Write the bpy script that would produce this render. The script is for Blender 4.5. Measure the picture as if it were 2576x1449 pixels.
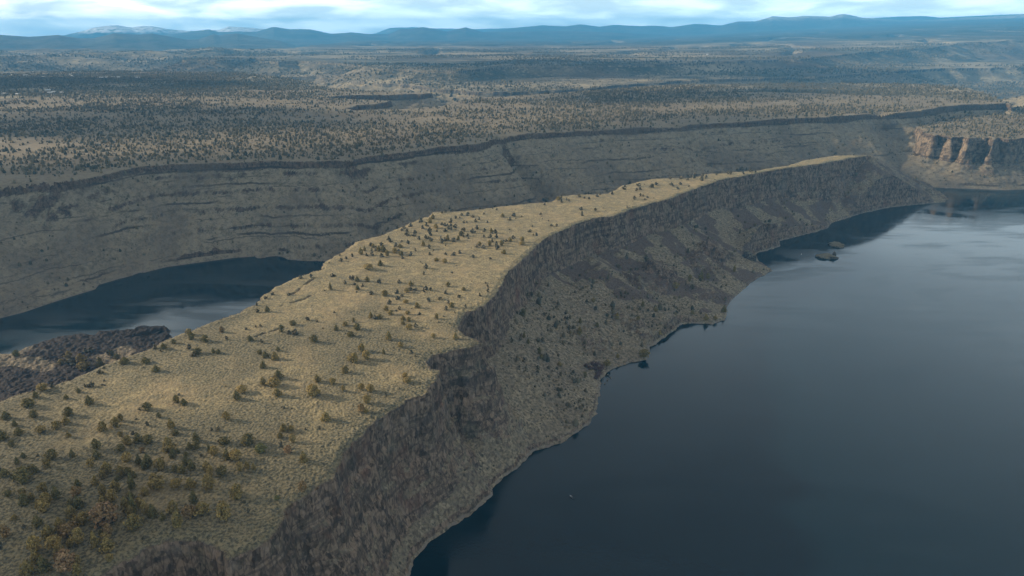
import bpy, math, random, time
import numpy as np
T0 = time.time()
R = math.radians
for ob in list(bpy.data.objects): bpy.data.objects.remove(ob)
sc = bpy.context.scene
COL = sc.collection
rng = np.random.default_rng(7)
random.seed(7)

# ------------------------------------------------------------------ camera
F_PX, HORIZON_Y, ZC = 692.0, 30.0, 414.0
TH = math.atan((288 - HORIZON_Y) / F_PX)
cam_d = bpy.data.cameras.new('camera'); cam = bpy.data.objects.new('camera', cam_d); COL.objects.link(cam)
cam_d.sensor_fit = 'HORIZONTAL'; cam_d.sensor_width = 36.0; cam_d.lens = 36.0 * F_PX / 1024
cam_d.clip_start = 1.0; cam_d.clip_end = 200000.0
cam.location = (0, 0, ZC); cam.rotation_euler = (math.pi / 2 - TH, 0, 0)
sc.camera = cam

# ------------------------------------------------------------------ light
SUN_EL, SUN_AZ = 19.5, -77.0           # azimuth from +Y (view direction), negative = left
SUN_STRENGTH, SKY_STRENGTH = 4.7, 0.122
HAZE_DENSITY = 4.9e-5
sx, sy, sz = (math.sin(R(SUN_AZ)) * math.cos(R(SUN_EL)), math.cos(R(SUN_AZ)) * math.cos(R(SUN_EL)), math.sin(R(SUN_EL)))
sun_d = bpy.data.lights.new('sun', 'SUN'); sun = bpy.data.objects.new('sun', sun_d); COL.objects.link(sun)
sun_d.energy = SUN_STRENGTH; sun_d.angle = R(1.6); sun_d.color = (1.0, 0.83, 0.62)
sun.rotation_euler = (math.pi / 2 - R(SUN_EL), 0, -R(SUN_AZ) + math.pi)
sun.location = (sx * 3000, sy * 3000, sz * 3000)

class NT:
    """small helper for writing node trees"""
    def __init__(s, tree): s.t = tree; s.n = tree.nodes; s.l = tree.links; s.n.clear()
    def new(s, typ, **kw):
        n = s.n.new(typ)
        for k, v in kw.items(): setattr(n, k, v)
        return n
    def put(s, sock, v):
        if isinstance(v, bpy.types.NodeSocket): s.l.new(v, sock)
        elif isinstance(v, (tuple, list)):
            sock.default_value = tuple(v) + (1.0,) if (len(v) == 3 and len(sock.default_value) == 4) else v
        else: sock.default_value = v
    def math(s, op, a, b=0.0, c=None, clamp=False):
        n = s.new('ShaderNodeMath', operation=op); n.use_clamp = clamp
        s.put(n.inputs[0], a); s.put(n.inputs[1], b)
        if c is not None: s.put(n.inputs[2], c)
        return n.outputs[0]
    def vmath(s, op, a, b=(0, 0, 0)):
        n = s.new('ShaderNodeVectorMath', operation=op); s.put(n.inputs[0], a); s.put(n.inputs[1], b); return n.outputs[0]
    def ramp(s, v, lo, hi, a=0.0, b=1.0, smooth=True):
        n = s.new('ShaderNodeMapRange'); n.interpolation_type = 'SMOOTHSTEP' if smooth else 'LINEAR'
        s.put(n.inputs['Value'], v); n.inputs['From Min'].default_value = lo; n.inputs['From Max'].default_value = hi
        n.inputs['To Min'].default_value = a; n.inputs['To Max'].default_value = b; return n.outputs['Result']
    def mix(s, f, a, b, blend='MIX'):
        n = s.new('ShaderNodeMix', data_type='RGBA'); n.blend_type = blend
        s.put(n.inputs[0], f); s.put(n.inputs[6], a); s.put(n.inputs[7], b); return n.outputs[2]
    def noise(s, vec, scale, detail=3.0, rough=0.55, dist=0.0):
        n = s.new('ShaderNodeTexNoise'); s.put(n.inputs['Vector'], vec); n.inputs['Scale'].default_value = scale
        n.inputs['Detail'].default_value = detail; n.inputs['Roughness'].default_value = rough
        n.inputs['Distortion'].default_value = dist; return n.outputs['Fac']

# ------------------------------------------------------------------ sky
world = bpy.data.worlds.new('World'); sc.world = world; world.use_nodes = True
w = NT(world.node_tree)
sky = w.new('ShaderNodeTexSky', sky_type='NISHITA'); sky.sun_disc = False
sky.sun_elevation = R(SUN_EL); sky.sun_rotation = R(SUN_AZ); sky.altitude = 800
geo = w.new('ShaderNodeNewGeometry'); dvec = w.vmath('SCALE', geo.outputs['Incoming']); 
dvec.node.inputs['Scale'].default_value = -1.0
sep = w.new('ShaderNodeSeparateXYZ'); w.put(sep.inputs[0], dvec)
dz = w.math('MAXIMUM', sep.outputs['Z'], 0.0)
den = w.math('ADD', dz, 0.075)
cmb = w.new('ShaderNodeCombineXYZ')
w.put(cmb.inputs[0], w.math('DIVIDE', sep.outputs['X'], den)); w.put(cmb.inputs[1], w.math('DIVIDE', sep.outputs['Y'], den))
cp = cmb.outputs[0]
n1 = w.noise(cp, 0.42, 6.0, 0.55, 0.5)
n2 = w.noise(cp, 1.35, 5.0, 0.6, 0.2)
cover = w.ramp(w.math('ADD', w.math('MULTIPLY', n1, 0.75), w.math('MULTIPLY', n2, 0.25)), 0.36, 0.60)
# cumulus bank low over the horizon
cb = w.new('ShaderNodeCombineXYZ'); az = w.math('ARCTAN2', sep.outputs['X'], sep.outputs['Y'])
w.put(cb.inputs[0], w.math('MULTIPLY', az, 7.5)); w.put(cb.inputs[1], w.math('MULTIPLY', sep.outputs['Z'], 36.0))
nb = w.noise(cb.outputs[0], 1.3, 5.0, 0.5, 0.3)
glow = w.vmath('DOT_PRODUCT', dvec, (math.sin(R(-44)) * math.cos(R(8)), math.cos(R(-44)) * math.cos(R(8)), math.sin(R(8))))
glow = glow.node.outputs['Value']
gl = w.ramp(glow, 0.80, 1.0)
Zs = sep.outputs['Z']
lowsky = w.ramp(Zs, 0.21, 0.62, 1.0, 0.0); vlow = w.ramp(Zs, 0.045, 0.12, 1.0, 0.0)
bright = w.mix(lowsky, (3.05, 2.9, 2.72), (8.2, 9.3, 9.7))
bright = w.mix(gl, bright, (11.5, 11.6, 10.6))
dark = w.mix(lowsky, (2.45, 2.3, 2.18), (5.2, 5.9, 6.4))
cl = w.ramp(w.math('ADD', w.math('MULTIPLY', n1, 0.45), w.math('MULTIPLY', n2, 0.55)), 0.40, 0.60)
clouds = w.mix(cl, bright, dark)
bank = w.math('MULTIPLY', w.ramp(nb, 0.42, 0.60), w.ramp(Zs, 0.015, 0.05, 1.0, 0.0))
lowc = w.mix(w.ramp(nb, 0.36, 0.66), w.mix(gl, (7.2, 9.0, 9.8), (8.4, 9.6, 10.0)), w.mix(gl, (14.0, 16.0, 16.4), (21.0, 21.0, 19.0)))
clouds = w.mix(vlow, clouds, w.mix(1.0, lowc, w.mix(w.ramp(Zs, 0.004, 0.05), (1, 1, 1), (0.60, 0.62, 0.64)), 'MULTIPLY'))
skycol = w.mix(w.math('MULTIPLY_ADD', cover, 0.14, 0.84), sky.outputs['Color'], clouds)
bg = w.new('ShaderNodeBackground'); w.put(bg.inputs['Color'], skycol); bg.inputs['Strength'].default_value = SKY_STRENGTH
wo = w.new('ShaderNodeOutputWorld'); w.l.new(bg.outputs[0], wo.inputs['Surface'])

vs = sc.view_settings; vs.view_transform = 'Standard'; vs.look = 'None'; vs.exposure = 0.58; vs.gamma = 1.0
vs.use_curve_mapping = False
cy = sc.cycles
cy.max_bounces = 5; cy.diffuse_bounces = 2; cy.glossy_bounces = 2; cy.volume_bounces = 0; cy.transmission_bounces = 1
cy.transparent_max_bounces = 4; cy.use_denoising = True; cy.denoiser = 'OPENIMAGEDENOISE'
cy.caustics_reflective = False; cy.caustics_refractive = False
cy.denoising_input_passes = 'RGB_ALBEDO_NORMAL'; cy.denoising_prefilter = 'ACCURATE'

# ------------------------------------------------------------------ numeric tools
_p = np.random.default_rng(3).permutation(1024).astype(np.int32); _p = np.concatenate([_p, _p, _p[:8]])
_ga = np.random.default_rng(4).uniform(0, 2 * np.pi, 1024).astype(np.float32); _gx, _gy = np.cos(_ga), np.sin(_ga)
def perlin(x, y):
    x = np.asarray(x, np.float32); y = np.asarray(y, np.float32)
    xi = np.floor(x); yi = np.floor(y); fx = x - xi; fy = y - yi
    xi = xi.astype(np.int32) & 1023; yi = yi.astype(np.int32) & 1023
    u = fx * fx * fx * (fx * (fx * 6 - 15) + 10); v = fy * fy * fy * (fy * (fy * 6 - 15) + 10)
    a = _p[xi] + yi; b = _p[xi + 1] + yi
    h = _p[a]; n00 = _gx[h] * fx + _gy[h] * fy
    h = _p[b]; n10 = _gx[h] * (fx - 1) + _gy[h] * fy
    h = _p[a + 1]; n01 = _gx[h] * fx + _gy[h] * (fy - 1)
    h = _p[b + 1]; n11 = _gx[h] * (fx - 1) + _gy[h] * (fy - 1)
    return 1.5 * ((n00 + u * (n10 - n00)) * (1 - v) + (n01 + u * (n11 - n01)) * v)
def fbm(x, y, s, o=3, g=0.5, ox=0.0):
    r = 0; a = 1.0
    for i in range(o):
        r = r + a * perlin(x / s + ox + 17.3 * i, y / s + 5.7 * i - ox); s = s * 0.5; a *= g
    return r
def ridge(x, y, s, o=3, ox=0.0):
    r = 0; a = 1.0; t = 0
    for i in range(o):
        r = r + a * (1 - np.abs(perlin(x / s + ox + 31.7 * i, y / s + 9.1 * i)) * 2); t += a; s = s * 0.5; a *= 0.5
    return r / t
def sst(v, lo, hi):
    t = np.clip((v - lo) / (hi - lo), 0, 1); return t * t * (3 - 2 * t)

def sdist(x, y, poly, arc=False):
    """signed distance to a closed polygon, positive inside; optionally the arc length of the nearest boundary point"""
    P = np.asarray(poly, np.float32); Q = np.roll(P, -1, 0)
    best = np.full(x.shape, 1e18, np.float32); ins = np.zeros(x.shape, bool)
    s = np.zeros(x.shape, np.float32) if arc else None; acc = 0.0
    for (ax, ay), (bx, by) in zip(P, Q):
        ex, ey = bx - ax, by - ay; L2 = max(ex * ex + ey * ey, 1e-6)
        wx = x - ax; wy = y - ay
        t = np.clip((wx * ex + wy * ey) / L2, 0, 1)
        d = (wx - t * ex) ** 2 + (wy - t * ey) ** 2
        m = d < best
        if arc: s[m] = acc + t[m] * math.sqrt(L2)
        best[m] = d[m]; acc += math.sqrt(L2)
        c = (ay <= y) != (by <= y)
        if abs(ey) > 1e-9: ins ^= c & (x < ax + (y - ay) * (ex / ey))
    best = np.sqrt(best); sd = np.where(ins, best, -best)
    return (sd, s) if arc else sd
def segd(x, y, a, b):
    """distance to a segment and position along it"""
    ex, ey = b[0] - a[0], b[1] - a[1]; L2 = ex * ex + ey * ey
    t = np.clip(((x - a[0]) * ex + (y - a[1]) * ey) / L2, 0, 1)
    return np.sqrt((x - a[0] - t * ex) ** 2 + (y - a[1] - t * ey) ** 2), t

# pixel of the photograph (2576 wide) + known height -> point on the ground plan
def raydir(px, py):
    a = (np.asarray(px, float) / 2.515625 - 512) / F_PX; b = (288 - np.asarray(py, float) / 2.515625) / F_PX
    return a, math.cos(TH) + b * math.sin(TH), -math.sin(TH) + b * math.cos(TH)
def plan(P, z):
    P = np.asarray(P, float); a, b, c = raydir(P[:, 0], P[:, 1]); t = (z - ZC) / c
    return [tuple(q) for q in np.stack([a * t, b * t], 1)]

# ------------------------------------------------------------------ ground plan traced from the photograph
ZP, ZM = 120.0, 156.0
east_rim = [(2190,390),(2150,395),(2070,410),(1990,420),(1930,430),(1810,452),(1790,460),(1740,476),(1690,496),(1600,521),(1540,541),(1490,547),
 (1440,566),(1410,580),(1370,596),(1340,626),(1300,662),(1272,690),(1258,712),(1250,738),(1212,766),(1165,790),(1147,822),(1175,842),(1212,862),(1190,868),
 (1130,880),(1085,892),(1064,908),(1078,926),(1102,930),(1094,950),(1060,990),(1035,997),(980,1032),(920,1072),(870,1130),(848,1168),(838,1200),(800,1216),
 (775,1245),(745,1255),(712,1280),(708,1300),(690,1335),(640,1372),(578,1398),(566,1380),(540,1372),(500,1365),(465,1352),(425,1350),(390,1366),
 (352,1382),(310,1405),(250,1440),(190,1478),(120,1540)]
west_rim = [(-420,1090),(-200,1060),(0,1010),(50,990),(115,975),(180,957),(240,925),(300,902),(370,876),(430,850),(485,828),(540,806),(600,784),(640,766),(665,742),
 (690,722),(745,696),(810,676),(818,656),(850,641),(900,606),(960,591),(1030,561),(1078,542),(1088,532),(1170,530),(1240,521),(1330,511),(1388,507),(1410,492),
 (1530,486),(1568,466),(1640,449),(1740,447),(1780,437),(1900,429),(1985,415),(2030,401),(2100,391)]
PTOP = plan(east_rim, ZP) + [(-150, 150), (-320, 60), (-700, 120), (-760, 330)] + plan(west_rim, ZP)
east_shore = [(1030,1449),(1042,1408),(1080,1366),(1140,1322),(1200,1282),(1236,1245),(1246,1215),(1300,1180),(1340,1136),(1410,1114),(1478,1070),(1500,1040),
 (1508,985),(1512,955),(1525,937),(1570,915),(1628,905),(1634,875),(1695,832),(1716,814),(1755,813),(1790,815),(1826,804),(1828,770),(1860,735),(1895,705),(1943,680),
 (1918,664),(1890,643),(1915,633),(1964,620),(1960,606),(2000,596),(2060,581),(2085,573),(2090,561),(2170,536),(2240,521),(2300,515),(2376,508),(2386,499),(2352,482),(2338,473)]
ES = plan(east_shore, 0.5)
WR = np.array(plan(west_rim, ZP))
def offset_left(P, k):
    P = np.asarray(P); t = np.gradient(P, axis=0); t /= np.linalg.norm(t, axis=1)[:, None]
    return P + np.stack([-t[:, 1], t[:, 0]], 1) * np.asarray(k)[:, None]
sm = WR.copy()
for _ in range(4): sm[1:-1] = (sm[:-2] + 2 * sm[1:-1] + sm[2:]) / 4
i0 = 10                                             # rim index where the lava spit ends
wk = np.interp(np.arange(len(WR)), [0, i0, 15, 28, len(WR) - 1], [130, 150, 120, 120, 70])
WS = [tuple(q) for q in offset_left(sm, wk)[i0:][::-1]]
spit = plan([(432,842),(424,826),(418,820),(395,819),(350,821),(338,828),(290,832),(246,833),(238,842),(205,838),(180,845),(140,848),(115,855),(84,868),(48,884),(34,892),(0,888),(-60,900),(-200,930),(-420,960)], 3.0)
LAND = [(-40, -150), (-45, 60), (-58, 200)] + ES + WS + spit + [(-1200, 300), (-1200, -150)]
cove = plan([(408,830),(375,842),(350,846),(330,848),(318,852),(345,850),(380,846),(418,838)], 2.0)   # strip of water inside the spit

mesa_rim = [(-3600,1010),(-2200,760),(-1300,630),(-700,540),(-300,500),(0,466),(70,460),(150,455),(260,439),(350,421),(410,416),(480,412),(545,410),(600,408),(680,404),(750,405),(830,404),(872,402),(900,396),(950,391),(1000,385),(1050,377),(1100,370),(1160,366),
 (1205,362),(1232,352),(1262,346),(1300,339),(1345,334),(1420,331),(1500,327),(1600,322),(1700,318),(1760,312),(1800,310),(1890,306),(1960,300),(2070,297),(2130,293),(2180,290),(2250,288),(2290,285),(2335,279),(2370,273),(2410,269),(2470,266),(2530,263)]
mesa_back = [(2548,263),(2525,254),(2500,243),(2470,231),(2440,222),(2340,212),(2200,209),(2000,208),(1850,210),(1700,213),(1600,219),(1500,226),(1400,234),(1290,240),(1200,246),(1150,254),(1119,264),(1030,271),(900,276),(868,271),(900,264),(950,260),(985,253),
 (900,250),(800,246),(860,242),(960,239),(1060,237),(1085,234),(960,229.5),(840,226),(760,208),(680,197),(600,187),(300,184),(0,186),(-400,190),(-900,196),(-1800,205),(-3000,222)]
MTOP = plan(mesa_rim, ZM) + plan(mesa_back, 162.0) 
mesa_shore = [(-3600,1900),(-2200,1420),(-1300,1160),(-700,1000),(-300,885),(-100,826),(0,800),(60,785),(130,761),(190,742),(240,727),(248,716),(300,701),(420,671),(500,660),(590,648),(640,645),(650,650),(708,645),(725,653),(770,656),(818,657)]
bay = plan([(2336,470),(2380,473),(2430,474),(2480,476),(2530,478),(2576,476),(2760,470),(3000,455)], 0.5)
MLAND = plan(mesa_shore, 0.5) + [(-60, 1500), (300, 1690), (700, 1860), (980, 1950)] + bay + [(9000, 6000), (60000, 90000), (-90000, 90000), (-30000, 9000)]
BTOP = plan([(2333,337),(2350,341),(2362,339),(2395,345),(2424,344),(2438,350),(2452,346),(2488,346),(2500,352),(2512,347),(2540,350),(2576,346),(2760,350),(3100,352)], 122.0) + plan([(3100,262),(2700,262),(2560,268)], 122.0) + plan([(2470,285),(2370,290),(2290,308)], 122.0)
rav = [(plan([(1250,349)], 150)[0], plan([(1402,492)], 40)[0], 38, 28), (plan([(62,468)], 150)[0], plan([(246,712)], 0)[0], 20, 90),
       (plan([(880,402)], 150)[0], plan([(960,600)], 12)[0], 16, 34),
       (plan([(1690,320)], 150)[0], plan([(1790,440)], 30)[0], 15, 30), (plan([(1500,330)], 150)[0], plan([(1560,470)], 30)[0], 9, 24), (plan([(2210,292)], 150)[0], plan([(2330,460)], 3)[0], 20, 45)]
spur = (plan([(-260,470)], 120)[0], 122.0, plan([(236,716)], 4)[0], 4.0)
FB = plan([(700,195),(800,192),(884,205),(1019,210),(1060,219),(1081,225),(1156,226),(1288,233),(1420,226),(1560,214),(1700,205),(1900,196),(2100,190),(2237,180),(2320,175),(2407,171),(2576,169),(2900,160)], 125.0) + [(40000, 9000), (40000, 90000), (-6000, 90000)]
FP = plan([(450,152),(560,151),(644,149),(700,158),(740,151),(819,157),(870,161),(901,165),(969,172),(1060,176),(1144,177),(1220,171),(1288,167),(1420,166),(1540,164),(1640,162),(1788,157),(1900,152),(2020,150),(2157,141),(2300,137),(2400,132),(2527,129),(2700,126)], 190.0) + [(50000, 12000), (50000, 90000), (-9000, 90000)]

def prof(P, dist):
    P = np.asarray(P, float); a, b, c = raydir(P[:, 0], P[:, 1]); h = np.hypot(a, b)
    return np.arctan2(a, b), ZC + dist * c / h
RIDGES = [  # (skyline in the photograph, distance, half width, bumpiness)
 ([(-2600,100),(-1500,92),(-900,95),(-400,92),(0,87.5),(70,92.5),(147,88),(170,92),(200,97),(237,96),(287,83.5),(347,86.5),(382,83.5),(430,92),(470,99.5),(500,98.8),(537,86),(552,89),(595,84),(644,92.5),(706,103),(744,116),(900,140)], 15000, 1700, 9),
 ([(300,96),(450,84),(525,73.5),(550,80),(612,80),(644,80),(665,74),(689,67),(727,73.6),(781,73.6),(810,80),(834,85),(884,82),(926,85.5),(976,86),(1006,73.5),(1031,73.6),(1064,68.5),(1095,73),(1124,79),(1171,68.5),(1216,80),(1288,81),(1350,78),(1500,80),(1700,90)], 21000, 2300, 12),
 ([(900,90),(1216,80),(1288,71),(1363,63.5),(1423,66),(1460,61),(1508,67),(1543,62),(1615,66),(1640,64),(1690,67.5),(1750,60),(1813,64),(1858,54),(1900,54.5),(1932,45),(1944,41),(1989,43.5),(2022,40),(2089,41.5),(2108,37),(2122,35),(2140,38),(2167,44.5),(2279,52),(2307,49),(2337,53),(2407,45),(2500,41),(2576,36),(3000,34),(3800,44),(4800,50)], 25500, 2700, 14),
 ([(100,100),(160,89),(212,77),(240,69),(262,65.5),(295,63.5),(332,69),(360,65),(385,66),(425,75),(475,79),(552,75),(575,66.5),(600,68),(630,70),(660,74),(750,92)], 26500, 2700, 34),
 ([(860,96),(944,84),(981,70),(1038,68.5),(1100,72),(1200,73),(1288,71),(1400,78),(1600,90)], 31000, 3200, 15),
 ([(2150,60),(2200,46),(2260,42),(2330,41),(2400,48),(2500,60)], 31000, 3200, 18)]
RPROF = [(prof(p, d), d, wd, bp) for p, d, wd, bp in RIDGES]

# ------------------------------------------------------------------ the land as one height function
def h_far(x, y):
    d = np.hypot(x, y); az = np.arctan2(x, y)
    # broad rolling floor west of the far plateau, with hills
    left = sst(-az, R(5), R(22))
    z = 18 + 40 * sst(d, 4500, 12000) + 10 * fbm(x, y, 900, 3)
    hills = sst(d, 6000, 7600) * left * (1 - sst(d, 9500, 12000) * 0.7) * (120 + 60 * ridge(x, y, 2600, 3, 3.3) + 22 * fbm(x, y, 420, 3, 0.5, 1.7))
    z = z + np.clip(hills, 0, 400)
    rise = sst(az, R(3), R(40)) * np.clip((d - 6000) / 14000, 0, 1.9) * 430
    top = 190 + rise + 5 * fbm(x, y, 1500, 2)
    fp = sdist(x, y, FP) + 90 * fbm(x, y, 420, 3) 
    dt = np.maximum(-fp, 0)
    # later shallow canyons across the plateau
    cut = np.abs(fbm(x, y * 0.45, 1700, 3, 0.5, 8.1)); cut = (1 - sst(cut, 0.02, 0.16)) * sst(d, 6500, 8500) * (1 - sst(d, 15000, 19000))
    zp = np.where(fp > 0, top - cut * 60 * sst(fp, 0, 600), 190 + rise - np.minimum(dt * 2.0, 14) - np.maximum(dt - 7, 0) * 0.27 - 6 * ridge(x, y, 160, 2) * sst(dt, 10, 80))
    fb = sdist(x, y, FB) + 60 * fbm(x, y, 300, 3, 0.5, 2.2)
    db = np.maximum(-fb, 0)
    zb = np.where(fb > 0, 125 + 0.02 * np.minimum(fb, 400) + 3 * fbm(x, y, 200, 2), 125 - np.minimum(db * 2.0, 16) - np.maximum(db - 8, 0) * 0.42)
    z = np.maximum(z, np.maximum(zp, zb))
    # canyon water far to the right
    wet = sst(az, R(34.2), R(34.8)) * (1 - sst(d, 5300, 5600)) * sst(d, 3900, 4300)
    z = np.where((wet > 0) & (zb < 30), z - 40 * wet, z)
    hc = (math.sin(R(37.6)) * 4300, math.cos(R(37.6)) * 4300); hr = np.hypot(x - hc[0], y - hc[1]) + 60 * fbm(x, y, 200, 3)
    z = np.where(hr < 520, np.maximum(z, 185 - hr * 0.42 + 8 * ridge(x, y, 60, 3)), z)
    for (pa, pz), dd, wd, bp in RPROF:
        c = np.interp(az, pa, pz, left=-500, right=-500)
        m = (d > dd - 3.2 * wd) & (c > -400)
        if not m.any(): continue
        q = (d[m] - dd) / wd
        g = np.where(q < 0, np.exp(-0.5 * q * q * 1.2), np.exp(-0.5 * q * q * 3))
        base = 150.0
        zz = base + (c[m] - base) * g + bp * fbm(x[m], y[m], wd * 0.5, 5, 0.55, 4.4) * (0.15 + np.abs(q)).clip(0, 1) * 3.0 - (1 - g) * bp * 2
        z[m] = np.maximum(z[m], zz)
    return z

def h_mesa(x, y):
    """returns height, bare-rock mask"""
    d = np.hypot(x, y)
    warp = 9 * fbm(x, y, 70, 3) + 3.0 * fbm(x, y, 16, 2)
    sd, s = sdist(x, y, MTOP, True)
    sd = sd + warp
    dl = sdist(x, y, MLAND)
    dt = np.maximum(-sd, 0)
    left = sst(-x, 200, 900)
    ztop = ZM + 14 * left * sst(d, 2600, 4000) + 2.2 * fbm(x, y, 130, 3) + 6 * sst(d, 2000, 3000)
    W = np.minimum(dt + np.maximum(dl, 0), 330)
    s = x * 0.90 + y * 0.43
    gul = ridge(s + 14 * fbm(x, y, 60, 2), dt * 0.3, 110, 4, 2.0)
    dts = np.clip(dt + 22 * (gul - 0.45) * sst(dt, 8, 70), 0, None)
    ch = 14 + 5 * fbm(x, y, 160, 2, 0.5, 6.0)
    u = np.clip((dts - 5) / np.maximum(W - 5, 30), 0, 1)
    zs = (ZM - ch) * (1 - u) ** 1.08
    # strata ledges in the canyon wall
    st = 29.0; k = (zs + 7) / st; fr = k - np.floor(k)
    stepped = st * (np.floor(k) + np.clip((fr - 0.83) / 0.13, 0, 1)) - 7
    amt = sst(fbm(x, y, 260, 3, 0.5, 9.0) + 0.55 * perlin(np.floor(k) * 1.7 + 3.3, s / 330), -0.2, 0.3) * 0.15
    zs = zs + (stepped - zs) * amt * sst(u, 0.02, 0.08) * (1 - sst(u, 0.9, 0.97))
    zs = zs + (1.3 * fbm(x, y, 11, 3) + 3.5 * fbm(x, y, 60, 2)) * sst(u, 0.03, 0.1)
    z = np.where(dt > 0, np.maximum(np.minimum(ZM - dt * (ch / 5.0), ztop), zs), ztop)
    z = np.where((dt > 0) & (dt < 5), np.maximum(zs, ztop - dt * ch / 5.0), z)
    rock = np.where((dt > 0.0) & (dt < 5.6), 1.0, 0.0) 
    floor = np.where(d > 2900, 30.0, -50.0)
    for a, b, dep, wid in rav:
        dd, t = segd(x + 6 * fbm(x, y, 60, 2), y, a, b)
        z0 = z
        z = np.where(dt > 0, z - dep * np.exp(-(dd / wid) ** 2) * sst(dt, 0, 40) * sst(z, 2, 30), z - 0.5 * dep * np.exp(-(dd / wid * 1.6) ** 2) * sst(sd, 60, 0))
        z = np.maximum(z, np.minimum(z0, 1.5 + 0.25 * np.maximum(dl, 0)))
    # near spur at the left
    dd, t = segd(x, y, spur[0], spur[2])
    zsp = spur[1] + (spur[3] - spur[1]) * t - 0.62 * dd + 6 * fbm(x, y, 60, 3)
    z = np.where(dl > 0, np.maximum(z, np.minimum(zsp, 150)), z)
    # red butte bench at the right
    m = (x > 600) & (d < 4200)
    if m.any():
        bx, by = x[m], y[m]
        bs, ss = sdist(bx, by, BTOP, True); bs = bs + 5 * fbm(bx, by, 40, 2) + 2.2 * (ridge(ss, bx * 0, 70, 2, 1.0) - 0.4) + 6.5 * fbm(bx, by, 34, 4, 0.62)
        bt = np.maximum(-bs, 0); Wb = np.minimum(bt + np.maximum(dl[m], 0), 240)
        zb = np.where(bs > 0, 122 + np.clip(bs, 0, 300) * 0.05 + 2 * fbm(bx, by, 60, 3), np.maximum(122 - bt * 3.9 + 3.5 * fbm(bx, by, 13, 3), 58 * (1 - np.clip((bt - 12) / np.maximum(Wb - 12, 20), 0, 1)) ** 1.0 + 4 * fbm(bx, by, 70, 3)))
        rb = ((bt > 0) & (bt < 18)) * 1.0
        zb = np.where(dl[m] > 0, zb, -9)
        rock[m] = np.where(zb > z[m], np.where(bs > 0, 0, np.maximum(rb * 2.0, 0.8)), rock[m]); z[m] = np.maximum(z[m], zb)
    z = np.maximum(z, np.where(d > 2900, 0, -50) + np.where(d > 2900, 28 - 50 * sst(np.arctan2(x, y), R(33.6), R(34.4)), 0))
    shore = np.clip(dl * 0.55, -7, 400)
    z = np.where(dl < 14, np.minimum(z, shore), z)
    return z, rock, dl

OUTC = [(plan([(x_ / 1.49068, y_ / 1.49068)], z_)[0], r_, h_) for x_, y_, z_, r_, h_ in
        [(2478,1000,45,26,17),(2430,1045,38,30,11),(2683,960,26,24,18),(2640,990,26,30,10),(2372,1172,30,20,8),(2414,1222,22,17,9),(2250,1010,58,20,5),(2640,1095,14,24,7),(2216,1262,24,22,7),(2811,970,3,9,8)]]
FANS = [(plan([(1490, 648)], 62)[0], 62.0, plan([(1655, 780)], 24)[0], 24.0, 0.30), (plan([(1275, 842)], 60)[0], 60.0, plan([(1385, 960)], 26)[0], 24.0, 0.34),
        (plan([(1225, 905)], 62)[0], 62.0, plan([(1440, 1000)], 16)[0], 14.0, 0.36),
        (plan([(1930, 560)], 56)[0], 56.0, plan([(2082, 566)], 4)[0], 4.0, 0.55), (plan([(1850, 520)], 60)[0], 60.0, plan([(1960, 600)], 4)[0], 4.0, 0.5)]
TIP = (plan([(2192, 391)], 119)[0], plan([(2290, 456)], 34)[0], plan([(2345, 474)], 7)[0], plan([(2376, 499)], 3)[0])
CRACKS = [(plan([(710, 768)], ZP)[0], plan([(790, 740)], ZP)[0]), (plan([(645, 846)], ZP)[0], plan([(715, 822)], ZP)[0]), (plan([(0, 1002)], ZP)[0], plan([(45, 986)], ZP)[0]), (plan([(735, 740)], ZP)[0], plan([(790, 700)], ZP)[0])]

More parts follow.
